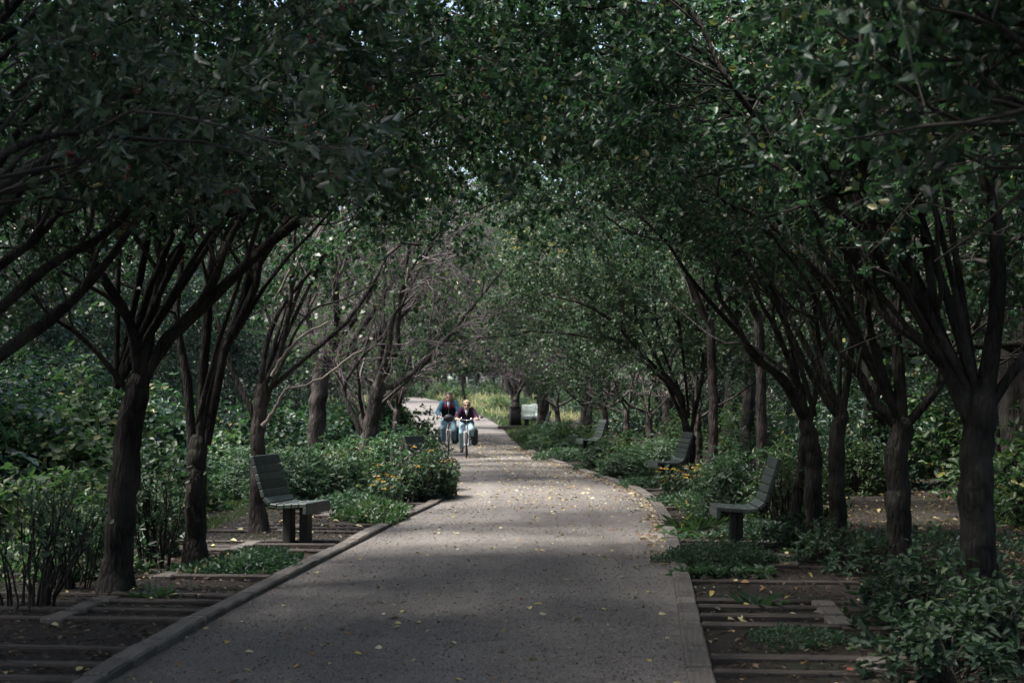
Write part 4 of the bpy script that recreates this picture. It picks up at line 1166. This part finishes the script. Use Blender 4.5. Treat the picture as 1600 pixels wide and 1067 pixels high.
P2_ = np.stack([x, y, gz(x, y) + 0.012 + 0.02 * (1 - (2 * uu - 1) ** 2) + 0.012 * np.clip((y - 44) / 6, 0, 1)], -1)
litter('yellow and pale leaves scattered over the gravel path', np.concatenate([P1_, P2_]), 0.06, YEL, 911)
y = 13.5 + 30 * r.random(950); x = xr(y) - np.abs(r.normal(0, 0.16, len(y))) - 0.01
litter('drift of tan and orange leaves against the right kerb', np.stack([x, y, gz(x, y) + 0.012 + 0.015 * r.random(len(y))], -1), 0.06,
       [(0, (0.10, 0.045, 0.03)), (0.4, (0.22, 0.13, 0.07)), (0.7, (0.38, 0.29, 0.16)), (1, (0.55, 0.49, 0.34))], 912)
y = 7 + 12 * r.random(420); s = r.random(420) < 0.4
x = np.where(s, xl(y) - 0.15 - 1.8 * r.random(420), xr(y) + 0.15 + 2.2 * r.random(420))
litter('pale leaves lying between the bed sleepers', np.stack([x, y, gh(x, y) + 0.02 + 0.02 * r.random(len(y))], -1), 0.07, YEL, 913)
x = r.uniform(3.2, 9, 1800); y = r.uniform(10, 24, 1800)
litter('brown and yellow leaf litter under the right trunks', np.stack([x, y, gh(x, y) + 0.01 + 0.03 * r.random(1800)], -1), 0.08,
       [(0, (0.05, 0.03, 0.02)), (0.5, (0.13, 0.08, 0.05)), (0.8, (0.25, 0.19, 0.08)), (1, (0.42, 0.38, 0.2))], 914)
n = 26000; y = 7.2 + 16 * r.random(n) ** 1.7; uu = np.clip(r.random(n), 0.003, 0.997); x = xl(y) + (xr(y) - xl(y)) * uu
litter('loose gravel grains on the path', np.stack([x, y, 0.007 + 0.02 * (1 - (2 * uu - 1) ** 2)], -1), 0.016,
       [(0, (0.055, 0.05, 0.047)), (0.4, (0.11, 0.103, 0.098)), (0.8, (0.18, 0.17, 0.163)), (1, (0.34, 0.32, 0.3))], 917, 'gravel', 0.75)
n = 1100; y = 7.3 + 14 * r.random(n); uu = r.random(n); x = xl(y) + (xr(y) - xl(y)) * uu
litter('small dark red fruit skins and leaf scraps on the path', np.stack([x, y, 0.008 + 0.02 * (1 - (2 * uu - 1) ** 2)], -1), 0.022,
       [(0, (0.10, 0.012, 0.012)), (0.5, (0.08, 0.03, 0.02)), (1, (0.03, 0.02, 0.016))], 915, 'leaf_scraps', 0.7)
n = 20000; y = 7 + 14 * r.random(n) ** 1.3; s = r.random(n) < 0.5
x = np.where(s, xl(y) - 0.16 - 3.0 * r.random(n), xr(y) + 0.16 + 3.6 * r.random(n))
litter('bark chips covering the planting beds', np.stack([x, y, gh(x, y) + 0.004 + 0.022 * r.random(n)], -1), 0.055,
       [(0, (0.010, 0.007, 0.006)), (0.5, (0.03, 0.02, 0.016)), (0.88, (0.085, 0.055, 0.042)), (1, (0.24, 0.18, 0.14))], 916, 'bark_chips', 0.35, 0.05)

# ------------------------------------------------------------------ seats
def seat(label, X, Y, rz, m='slat', group='slatted park seats beside the path', twin=True):
    root = empty('park_seat', (X, Y, float(gz(0, Y))), rz, label, 'bench', group)
    W = 0.62
    prof = []                       # (x, z, angle) of slat centres, slat faces along the profile
    xx, zz = 0.235, 0.45
    for k in range(5):
        prof.append((0.20 - k * 0.088, 0.452 - 0.006 * k + (0.012 if k == 4 else 0), 0.05 if k < 4 else -0.12, 0.082))
    prof.append((-0.232, 0.488, -0.75, 0.085))
    a = math.radians(72)
    bx, bz = -0.285, 0.568
    for k in range(5):
        ww = 0.082 if k < 4 else 0.105
        prof.append((bx - math.cos(a) * (k * 0.09 + (0.012 if k == 4 else 0)), bz + math.sin(a) * (k * 0.09 + (0.012 if k == 4 else 0)), -a, ww))
    for i, (x, z, an, ww) in enumerate(prof):
        key = 'slat_%s_%d' % (m, ww * 1000)
        me = bpy.data.meshes.get(key) or bevelbox(key, ww, W, 0.045, 0.006, M[m])
        o = link('slat', me, root, (x, 0, z)); o.rotation_euler = (0, -an, 0)
    o = link('slat', bpy.data.meshes['slat_%s_82' % m], root, (0.222, 0, 0.395)); o.rotation_euler = (0, math.pi / 2, 0)
    for s in (-0.2, 0.2):           # bent steel straps under the slats
        pts = [(0.21, s, 0.415), (0.0, s, 0.418), (-0.18, s, 0.42), (-0.275, s, 0.475), (-0.325, s, 0.6), (-0.44, s, 0.94)]
        Geo().add(*tubes(spline(pts, 14), np.full(14, 0.012), 6)).build('bracket', M['steel'], root, smooth=True)
    if twin: ps = [(0.09, 0, 0.10, 0.13), (-0.11, 0, 0.10, 0.13)]
    else: ps = [(0.035, 0, 0.065, 0.16), (-0.033, 0, 0.065, 0.16)]
    for x, y_, a_, b_ in ps:
        link('post', bevelbox('post', a_, b_, 0.46, 0.008, M['post']), root, (x, y_, 0.18))
    g = Geo()
    for s in (-0.2, 0.2):
        for (x, z, an, ww) in prof[:5]:
            V_, Q_ = boxv(0.014, 0.014, 0.006, (x, s, z + 0.0245)); g.add(V_, Q_)
    g.build('bolts', M['bolt'], root)
    return root
P = at(466, 800, 15.65)
seat('empty dark green slatted seat on twin posts left of the path', P[0], 15.65, -0.30)
P = at(1150, 800, 15.1)
seat('nearest dark green slatted seat right of the path, seen end on', P[0], 15.1, math.pi - 0.02, twin=False)
P = at(1040, 740, 25.0)
seat('second slatted seat on the right behind yellow coneflowers', P[0], 25.0, math.pi + 0.18)
P = at(919, 700, 37.0)
seat('third slatted seat on the right sunk among shrubs', P[0], 37.0, math.pi + 0.24)
P = at(690, 720, 22.6)
seat('slatted seat left of the path hidden behind brown seed heads', P[0] - 0.1, 22.7, -0.45)
P = at(823, 655, 62)
seat('seat with sunlight in its slat colour beside the far black bin', P[0], 62, -math.pi / 2 - 0.25, 'slat_sunlit')
P = at(839, 655, 63.3)
seat('seat with sunlight in its slat colour, half hidden by the broad far trunk', P[0], 63.3, -math.pi / 2 - 0.1, 'slat_sunlit')
P = at(842, 680, 52)
seat('grey green seat seen end on before the broad far trunk', P[0], 52, math.pi + 0.12)

# far black litter bin
p = foot(805, 62.0)
root = empty('litter_bin', p, 0.15, 'black square litter bin left of the far pale seat', 'bin')
g = Geo()
for a in range(10):
    g.add(*boxv(0.038, 0.02, 0.78, (-0.20 + a * 0.0445, -0.22, 0.45)))
    g.add(*boxv(0.02, 0.038, 0.78, (-0.22, -0.20 + a * 0.0445, 0.45))); g.add(*boxv(0.02, 0.038, 0.78, (0.22, -0.20 + a * 0.0445, 0.45)))
g.build('slats', M['post'], root)
g = Geo(); g.add(*boxv(0.40, 0.40, 0.76, (0, 0, 0.46))); g.build('liner', M['steel'], root)
link('lid', bevelbox('lid', 0.50, 0.50, 0.05, 0.015, M['steel']), root, (0, 0, 0.875))
link('plinth', bevelbox('plinth', 0.52, 0.52, 0.10, 0.01, M['post']), root, (0, 0, 0.03))
# low timber wall at the bin and seats
root = tag(empty('low_timber_wall', foot(822, 59.5), 0.05), 'low brown timber edging in front of the far pale seat', 'edging')
for k in range(3):
    link('sleeper', bevelbox('sleeper', 0.78, 0.14, 0.16, 0.012, M['sleeper_dark'], 700 + k, 0.004), root, (-0.8 + k * 0.8, 0, 0.06))
# small grey plaque among the ground cover
p = foot(896, 39.0)
root = empty('plant_marker', p, 0.1, 'small pale grey plaque standing in the ground cover left of the third right seat', 'plaque')
link('plate', bevelbox('plate', 0.26, 0.02, 0.2, 0.004, M['bolt']), root, (0, 0, 0.42))
link('stake', bevelbox('stake', 0.03, 0.02, 0.34, 0.004, M['steel']), root, (0, 0.012, 0.16))

# ------------------------------------------------------------------ cyclists
def capsule(p0, p1, r0, r1, k=12):
    p0 = np.array(p0, float); p1 = np.array(p1, float)
    d = p1 - p0; L = np.linalg.norm(d); d = d / max(L, 1e-6)
    th = np.linspace(-math.pi / 2, 0, 5)
    s = [(r0 * math.sin(a), max(r0 * math.cos(a), 1e-4)) for a in th] + [(L + r1 * math.sin(-a), max(r1 * math.cos(a), 1e-4)) for a in th[::-1]]
    C = np.array([p0 + d * q for q, _ in s]); R = np.array([q for _, q in s])
    a = np.array([0, 0, 1.0]) if abs(d[2]) < 0.8 else np.array([0, 1.0, 0])
    S = nrm(np.cross(d, a)); N_ = np.cross(S, d)
    ang = np.arange(k) * 2 * math.pi / k
    ring = S[None] * np.cos(ang)[:, None] + N_[None] * np.sin(ang)[:, None]
    V = (C[:, None] + ring[None] * R[:, None, None]).reshape(-1, 3)
    n = len(s)
    i = (np.arange(n - 1) * k)[:, None]; j = np.arange(k)[None]; j2 = (j + 1) % k
    return V, np.stack([i + j, i + j2, i + k + j2, i + k + j], -1).reshape(-1, 4)
def ell(c, rx, ry, rz, tilt=0.0):
    V, Q = capsule((0, 0, 0), (0, 0, 1e-5), 1, 1, 16)
    V = V * np.array([rx, ry, rz])
    if tilt:
        y, z = V[:, 1].copy(), V[:, 2].copy()
        V[:, 1] = y * math.cos(tilt) - z * math.sin(tilt); V[:, 2] = y * math.sin(tilt) + z * math.cos(tilt)
    return V + np.array(c), Q
def chain(g, pts, rad):
    for a, b, ra, rb in zip(pts[:-1], pts[1:], rad[:-1], rad[1:]):
        g.add(*capsule(a, b, ra, rb))
def organic(g, name, m, parent, voxel=0.009, smooth=4):
    o = g.build(name, m, parent, smooth=True)
    md = o.modifiers.new('remesh', 'REMESH'); md.mode = 'VOXEL'; md.voxel_size = voxel; md.use_smooth_shade = True
    ms = o.modifiers.new('smooth', 'SMOOTH'); ms.iterations = smooth; ms.factor = 0.5
    return o
def cloth(name, col, var=0.12, rough=0.9): return simple(name, col, rough, var=var, scale=14, spec=0.2)
skin = simple('skin', (0.50, 0.30, 0.23), 0.5, var=0.08)
M['rubber'] = simple('rubber', (0.012, 0.012, 0.013), 0.7)
M['silver'] = simple('silver_paint', (0.55, 0.56, 0.58), 0.3, 0.35)
M['black_frame'] = simple('dark_frame_paint', (0.03, 0.035, 0.04), 0.3)
M['nylon'] = simple('black_nylon', (0.022, 0.024, 0.03), 0.6)
M['nylon_green'] = simple('dark_green_nylon', (0.018, 0.03, 0.025), 0.7)
M['chrome'] = simple('chrome', (0.6, 0.6, 0.62), 0.2, 1.0)
M['glassdark'] = simple('sunglass_lens', (0.01, 0.008, 0.008), 0.1)
M['reflector'] = simple('orange_reflector', (0.6, 0.12, 0.03), 0.3)

def wheel(parent, y):
    wroot = empty('wheel', (0, y, 0.325)); wroot.parent = parent
    a = np.linspace(0, 2 * math.pi, 49)
    def ring(R, rr, k):
        P = np.stack([np.zeros(49), np.cos(a) * R, np.sin(a) * R], -1)
        T = np.stack([np.zeros(49), -np.sin(a), np.cos(a)], -1)
        S = np.tile(np.array([1.0, 0, 0]), (49, 1)); N_ = np.cross(S, T)
        an = np.arange(k) * 2 * math.pi / k
        V = (P[:, None] + S[:, None] * (np.cos(an) * rr)[None, :, None] + N_[:, None] * (np.sin(an) * rr)[None, :, None]).reshape(-1, 3)
        i = (np.arange(48) * k)[:, None]; j = np.arange(k)[None]; j2 = (j + 1) % k
        return V, np.stack([i + j, i + j2, i + k + j2, i + k + j], -1).reshape(-1, 4)
    Geo().add(*ring(0.303, 0.022, 8)).build('tyre', M['rubber'], wroot, smooth=True)
    Geo().add(*ring(0.278, 0.011, 6)).build('rim', M['silver'], wroot, smooth=True)
    g = Geo()
    for k in range(28):
        t = k * 2 * math.pi / 28; s = 0.03 if k % 2 else -0.03
        g.add(*tubes(np.array([[s, 0.02 * math.cos(t + 1), 0.02 * math.sin(t + 1)], [s * 0.5, 0.15 * math.cos(t + 0.03), 0.15 * math.sin(t + 0.03)], [0, 0.275 * math.cos(t), 0.275 * math.sin(t)]]), np.full(3, 0.0014), 3))
    g.build('spokes', M['chrome'], wroot)
    Geo().add(*capsule((-0.045, 0, 0), (0.045, 0, 0), 0.02, 0.02)).build('hub', M['silver'], wroot, smooth=True)
    return wroot

def bicycle(label, loc, rz, frame_m, crank, saddle_z, bar_z, hx, panniers, bag=False, mirror=False):
    root = empty('bicycle', loc, rz, label, 'bicycle', 'bicycles ridden towards the viewer')
    wheel(root, 0.0); wheel(root, 1.04)
    g = Geo()
    BB = (0, 0.62, 0.29); ST = (0, 0.745, 0.72); HT = (0, 0.185, 0.80); HB = (0, 0.135, 0.67)
    for a_, b_, rr in ((HT, (0, 0.72, 0.66), 0.016), (HB, BB, 0.019), (BB, ST, 0.017), (HT, HB, 0.021)): g.add(*capsule(a_, b_, rr, rr))
    for s in (-1, 1):
        g.add(*capsule((0.05 * s, 0.60, 0.29), (0.06 * s, 1.04, 0.325), 0.010, 0.008)); g.add(*capsule((0.02 * s, 0.73, 0.64), (0.06 * s, 1.04, 0.325), 0.009, 0.007))
    g.build('frame', M[frame_m], root, smooth=True)
    g = Geo()
    g.add(*capsule((0, 0.13, 0.665), (0, 0.115, 0.63), 0.02, 0.02)); g.add(*capsule((-0.055, 0.105, 0.655), (0.055, 0.105, 0.655), 0.016, 0.016))
    for s in (-1, 1): g.add(*capsule((0.055 * s, 0.10, 0.65), (0.055 * s, 0.0, 0.325), 0.016, 0.011))
    g.build('fork', M['silver'], root, smooth=True)
    g = Geo()
    g.add(*capsule((0, 0.185, 0.80), (0, 0.16, bar_z - 0.01), 0.014, 0.014)); g.add(*capsule((0, 0.16, bar_z - 0.01), (0, 0.10, bar_z), 0.014, 0.016))
    for s in (-1, 1):
        pts = spline([(0, 0.10, bar_z), (s * 0.10, 0.10, bar_z + 0.01), (s * 0.2, 0.12, bar_z + 0.02), (s * (hx + 0.07), 0.16, bar_z + 0.015)], 12)
        g.add(*tubes(pts, np.full(12, 0.011), 8))
        g.add(*capsule((s * (hx - 0.08), 0.115, bar_z + 0.012), (s * (hx + 0.02), 0.085, bar_z), 0.006, 0.005))
    g.build('handlebar', M['chrome'], root, smooth=True)
    for s in (-1, 1):
        Geo().add(*capsule((s * (hx - 0.05), 0.137, bar_z + 0.02), (s * (hx + 0.075), 0.162, bar_z + 0.015), 0.016, 0.016)).build('grip', M['rubber'], root, smooth=True)
    g = Geo(); g.add(*capsule((0, 0.745, 0.70), (0, 0.775, saddle_z - 0.04), 0.013, 0.013)); g.build('seat_post', M['chrome'], root, smooth=True)
    g = Geo(); g.add(*ell((0, 0.84, saddle_z - 0.03), 0.085, 0.12, 0.035)); g.add(*ell((0, 0.73, saddle_z - 0.025), 0.03, 0.11, 0.026))
    organic(g, 'saddle', M['nylon'], root, 0.009)
    c, s_ = math.cos(crank), math.sin(crank)
    g = Geo()
    for sg in (-1, 1): g.add(*capsule((0.075 * sg, 0.62, 0.29), (0.09 * sg, 0.62 + 0.17 * c * sg, 0.29 + 0.17 * s_ * sg), 0.013, 0.010))
    a = np.linspace(0, 2 * math.pi, 25)
    g.add(*tubes(np.stack([np.full(25, -0.055), 0.62 + 0.09 * np.cos(a), 0.29 + 0.09 * np.sin(a)], -1), np.full(25, 0.006), 5))
    g.build('crankset', M['chrome'], root, smooth=True)
    for sg in (-1, 1):
        V_, Q_ = boxv(0.09, 0.085, 0.022, (0.145 * sg, 0.62 + 0.17 * c * sg, 0.29 + 0.17 * s_ * sg))
        Geo().add(V_, Q_).build('pedal', M['rubber'], root)
    g = Geo()
    for sg in (-1, 1):
        g.add(*capsule((0.06 * sg, 0.86, 0.72), (0.06 * sg, 1.22, 0.72), 0.006, 0.006)); g.add(*capsule((0.06 * sg, 1.04, 0.33), (0.06 * sg, 1.1, 0.72), 0.006, 0.006))
    for yy in (0.87, 1.0, 1.12, 1.21): g.add(*capsule((-0.06, yy, 0.72), (0.06, yy, 0.72), 0.005, 0.005))
    g.build('rack', M['black_frame'], root, smooth=True)
    for sg in panniers:
        g = Geo()
        for zz, ry in ((0.40, 0.13), (0.50, 0.16), (0.60, 0.16), (0.67, 0.14)): g.add(*ell((sg * 0.20, 1.06, zz - 0.03), 0.095, ry, 0.10))
        organic(g, 'pannier', M['nylon_green'], root, 0.012)
    if bag:
        g = Geo(); g.add(*ell((0, 0.02, bar_z - 0.005), 0.145, 0.09, 0.095)); g.add(*ell((0, 0.01, bar_z + 0.02), 0.12, 0.08, 0.09))
        organic(g, 'handlebar_bag', M['nylon'], root, 0.01)
        Geo().add(*tubes(spline([(-0.135, -0.04, bar_z + 0.02), (-0.07, -0.075, bar_z + 0.045), (0, -0.088, bar_z + 0.05), (0.07, -0.075, bar_z + 0.045), (0.135, -0.04, bar_z + 0.02)], 12), np.full(12, 0.004), 5)).build('bag_zip', M['bolt'], root)
        V_, Q_ = boxv(0.05, 0.02, 0.035, (0.005, 0.06, 0.80)); Geo().add(V_, Q_).build('reflector', M['reflector'], root)
    if mirror:
        g = Geo(); g.add(*capsule((hx + 0.07, 0.16, bar_z + 0.015), (hx + 0.12, 0.12, bar_z + 0.06), 0.005, 0.005)); g.add(*ell((hx + 0.14, 0.11, bar_z + 0.075), 0.05, 0.018, 0.03))
        organic(g, 'mirror', M['rubber'], root, 0.006)
        for s in (-1, 1):
            Geo().add(*ell((s * 0.13, 0.06, bar_z + 0.03), 0.03, 0.03, 0.035)).build('bell', M['chrome'], root, smooth=True)
    return root

def hand(g, s, hx, bz, k=1.0):
    c = np.array([s * hx, 0.15, bz + 0.018])
    g.add(*ell(c + [0, 0.035, 0.022], 0.046, 0.038, 0.018, -0.4))
    for i, (f, ln) in enumerate(((-0.034, 0.95), (-0.012, 1.08), (0.011, 1.0), (0.033, 0.8))):
        q = c + [f, 0, 0]
        chain(g, [q + [0, 0.018, 0.033], q + [0, -0.014 * ln, 0.028], q + [0, -0.027 * ln, 0.0], q + [0, -0.012, -0.022 * ln]], [0.0105, 0.010, 0.0095, 0.008])
    chain(g, [c + [-s * 0.04, 0.03, 0.018], c + [-s * 0.058, 0.002, 0.0], c + [-s * 0.052, -0.014, -0.016]], [0.013, 0.011, 0.009])

def person(label, loc, rz, hip, chest, shw, shz, shy, head, hands, knees, ankles, hr, cols, hair, female):
    root = empty('person', loc, rz, label, 'person', 'cyclists riding side by side')
    hx, bz = hands
    wr = {s: np.array([s * hx, 0.21, bz + 0.045]) for s in (-1, 1)}
    sh = {s: np.array([s * shw, shy, shz]) for s in (-1, 1)}
    el = {s: np.array([s * (shw + 0.10), (shy + 0.21) / 2 + 0.05, (shz + bz) / 2 - 0.05]) for s in (-1, 1)}
    hp = {s: np.array([s * 0.095, hip[0], hip[1]]) for s in (-1, 1)}
    hd = np.array([0, head[0], head[1]])
    sk = 0.92 if female else 1.0
    # body: one continuous surface
    g = Geo()
    chain(g, [(0, hip[0], hip[1]), (0, (hip[0] + chest[0]) / 2, (hip[1] + chest[1]) / 2), (0, chest[0], chest[1]), (0, shy, shz - 0.02)], [0.09, 0.08, 0.08, 0.06])
    chain(g, [(0, shy, shz), hd - np.array([0, -0.01, 0.07])], [0.058 * sk, 0.052 * sk])
    g.add(*ell(hd + [0, 0.012, 0.022], hr * 0.76, hr * 0.95, hr * 0.92))
    g.add(*ell(hd + [0, -0.014, -0.045], hr * 0.60, hr * 0.72, hr * 0.66))
    g.add(*capsule(hd + [0, -hr * 0.80, 0.008], hd + [0, -hr * 1.03, -0.028], 0.010, 0.015))
    g.add(*capsule(hd + [-0.02, -hr * 0.80, -0.062], hd + [0.02, -hr * 0.80, -0.062], 0.009, 0.009))
    g.add(*capsule(hd + [-0.03, -hr * 0.76, 0.028], hd + [0.03, -hr * 0.76, 0.028], 0.012, 0.012))
    for s in (-1, 1): g.add(*ell(hd + [s * hr * 0.76, 0.015, -0.01], 0.013, 0.02, 0.032))
    for s in (-1, 1):
        chain(g, [sh[s], el[s], wr[s]], [0.052 * sk, 0.042 * sk, 0.030 * sk])
        chain(g, [hp[s], np.array(knees[s]), np.array(ankles[s])], [0.085, 0.06, 0.042])
        chain(g, [wr[s], np.array([s * hx, 0.175, bz + 0.045])], [0.029, 0.03])
        hand(g, s, hx, bz)
        a = np.array(ankles[s]); chain(g, [a, a + [0, -0.08, -0.06]], [0.036, 0.018])
    organic(g, 'body', skin, root, 0.0065, 3)
    # jacket with sleeves
    g = Geo()
    for xo in (-0.06, 0.06):
        chain(g, [(xo, hip[0] - 0.01, hip[1] - 0.03), (xo * 1.1, (hip[0] + chest[0]) / 2, (hip[1] + chest[1]) / 2), (xo * 1.5, chest[0], chest[1]), (xo * 1.3, shy + 0.005, shz - 0.045)], [0.125 * sk, 0.118 * sk, 0.128 * sk, 0.09 * sk])
    for s in (-1, 1): chain(g, [sh[s] * [0.85, 1, 1], el[s], wr[s] + [0, 0.03, 0]], [0.078 * sk, 0.068 * sk, 0.052 * sk])
    organic(g, 'jacket', cols['jacket'], root)
    g = Geo()
    a = np.linspace(0.15 * math.pi, 1.85 * math.pi, 16) - math.pi / 2
    P_ = np.stack([np.cos(a) * 0.075 * sk, shy - 0.005 + np.sin(a) * 0.07 * sk, shz + 0.03 - 0.03 * (-np.sin(a))], -1)
    g.add(*tubes(P_, np.full(16, 0.022), 8))
    if 'vest' in cols:
        g2 = Geo()
        for xo in (-0.06, 0.06):
            chain(g2, [(xo, hip[0] - 0.015, hip[1] - 0.02), (xo * 1.1, (hip[0] + chest[0]) / 2 - 0.008, (hip[1] + chest[1]) / 2), (xo * 1.4, chest[0] - 0.01, chest[1] - 0.02)], [0.13, 0.124, 0.132])
        organic(g2, 'vest', cols['vest'], root)
        for s in (-1, 1):
            g.add(*capsule((s * 0.085, shy + 0.02, shz + 0.01), (s * 0.075, chest[0] - 0.10, chest[1] + 0.06), 0.075, 0.075)); g.add(*capsule((s * 0.085, shy + 0.02, shz + 0.01), (s * 0.06, shy - 0.02, shz + 0.045), 0.06, 0.04))
    organic(g, 'collar', cols['collar'], root)
    g = Geo(); g.add(*ell((0, shy - 0.075, shz - 0.01), 0.05, 0.05, 0.085)); g.add(*ell((0, shy - 0.11, shz - 0.07), 0.035, 0.04, 0.07)); organic(g, 'scarf', cols['scarf'], root)
    if 'vest' in cols:
        Geo().add(*capsule((0, chest[0] - 0.155, chest[1] + 0.055), (0, chest[0] - 0.15, chest[1] - 0.22), 0.008, 0.006)).build('zip', M['bolt'], root, smooth=True)
    g = Geo()
    for s in (-1, 1):
        k_ = np.array(knees[s]); a_ = np.array(ankles[s])
        chain(g, [hp[s] + [0, 0.02, 0.0], hp[s] * 0.5 + k_ * 0.5, k_, a_ * 0.6 + k_ * 0.4, a_ + [0, 0, 0.02]], [0.115 * sk, 0.098 * sk, 0.080 * sk, 0.075 * sk, 0.068 * sk])
    g.add(*ell((0, hip[0] + 0.02, hip[1] - 0.01), 0.16 * sk, 0.14, 0.11))
    organic(g, 'jeans', cols['jeans'], root)
    for s in (-1, 1):
        a_ = np.array(ankles[s])
        g = Geo(); chain(g, [a_ + [0, 0.01, 0.0], a_ + [0, 0.02, -0.05]], [0.047, 0.043]); chain(g, [a_ + [0, 0.02, -0.055], a_ + [0, -0.09, -0.065], a_ + [0, -0.15, -0.075]], [0.042, 0.043, 0.034])
        organic(g, 'shoe', M['rubber'], root)
    g = Geo()
    g.add(*ell(hd + [0, 0.02, 0.04], hr * 0.80, hr * 0.98, hr * 0.86))
    cut = Geo()
    V_, Q_ = g.V[0], g.Q[0]
    zc = (V_ - hd)[Q_].mean(1)
    if hair == 'short': keep = (zc[:, 2] > 0.055) | ((zc[:, 1] > 0.0) & (zc[:, 2] > -0.03)) | ((zc[:, 2] > 0.03) & (zc[:, 1] > -0.03))
    else: keep = (zc[:, 2] > 0.05) | (zc[:, 1] > -0.035)
    V2 = V_.copy()
    if hair != 'short':
        V2 = (V2 - hd) * np.array([1.20, 1.06, 1.08]) + hd
        low = (V_[:, 2] < hd[2]); V2[low, 2] -= 0.035
    h = qmesh('hair', V2, Q_[keep], cols['hair'], True)
    ho = link('hair', h, root); sm = ho.modifiers.new('thick', 'SOLIDIFY'); sm.thickness = 0.018; sm.offset = 1.0
    sb = ho.modifiers.new('sub', 'SUBSURF'); sb.levels = 1; sb.render_levels = 1
    if female:
        gl = empty('sunglasses', (0, 0, 0)); gl.parent = root
        for s in (-1, 1): Geo().add(*ell(hd + [s * 0.032, -hr * 0.90, 0.008], 0.029, 0.010, 0.022)).build('lens', M['glassdark'], gl, smooth=True)
        g = Geo(); g.add(*capsule(hd + [-0.012, -hr * 0.95, 0.014], hd + [0.012, -hr * 0.95, 0.014], 0.004, 0.004))
        for s in (-1, 1): g.add(*capsule(hd + [s * 0.058, -hr * 0.82, 0.014], hd + [s * hr * 0.80, 0.01, 0.012], 0.004, 0.004))
        g.build('frame', M['rubber'], gl, smooth=True)
    else:
        for s in (-1, 1): Geo().add(*ell(hd + [s * 0.031, -hr * 0.80, 0.008], 0.012, 0.008, 0.007)).build('eye', M['seedhead'], root, smooth=True)
    return root

pm = at(701, 712.4, 37.5); pw = at(728.7, 716.6, 36.1)
rzm = 0.05; rzw = 0.02
pm = np.array([pm[0], 37.5, 0.026]); pw = np.array([pw[0], 36.1, 0.026])
bicycle('bicycle with black handlebar bag ridden by the man', pm, rzm, 'black_frame', 0.0, 0.90, 0.98, 0.25, (-1, 1), bag=True)
bicycle('bicycle with small side mirror ridden by the woman', pw, rzw, 'silver', math.pi / 2 - 0.15, 0.80, 0.95, 0.25, (1,), mirror=True)
c_man = dict(jacket=cloth('teal_jacket', (0.045, 0.11, 0.16)), vest=cloth('navy_vest', (0.012, 0.014, 0.024)), collar=cloth('red_yoke', (0.22, 0.018, 0.035)), scarf=cloth('pale_shirt', (0.45, 0.45, 0.47)),
             jeans=cloth('light_jeans', (0.16, 0.26, 0.32)), hair=simple('brown_hair', (0.05, 0.036, 0.028), 0.6, var=0.3, scale=60))
c_wom = dict(jacket=cloth('plum_jacket', (0.03, 0.012, 0.032)), collar=cloth('plum_collar', (0.05, 0.016, 0.05)), scarf=cloth('grey_scarf', (0.42, 0.43, 0.46)),
             jeans=cloth('pale_jeans', (0.24, 0.36, 0.42)), hair=simple('blond_hair', (0.25, 0.19, 0.12), 0.6, var=0.25, scale=60))
person('man in teal jacket and dark vest with red yoke riding a bicycle', pm, rzm, (0.80, 0.95), (0.69, 1.22), 0.185, 1.385, 0.62, (0.575, 1.525), (0.25, 0.98),
       {-1: (-0.14, 0.37, 0.70), 1: (0.14, 0.44, 0.64)}, {-1: (-0.135, 0.50, 0.385), 1: (0.135, 0.86, 0.385)}, 0.118, c_man, 'short', False)
person('woman in plum jacket and sunglasses riding a bicycle', pw, rzw, (0.78, 0.86), (0.66, 1.08), 0.155, 1.215, 0.57, (0.50, 1.325), (0.25, 0.95),
       {-1: (-0.125, 0.36, 0.62), 1: (0.125, 0.32, 0.70)}, {-1: (-0.13, 0.66, 0.225), 1: (0.13, 0.68, 0.55)}, 0.112, c_wom, 'bob', True)
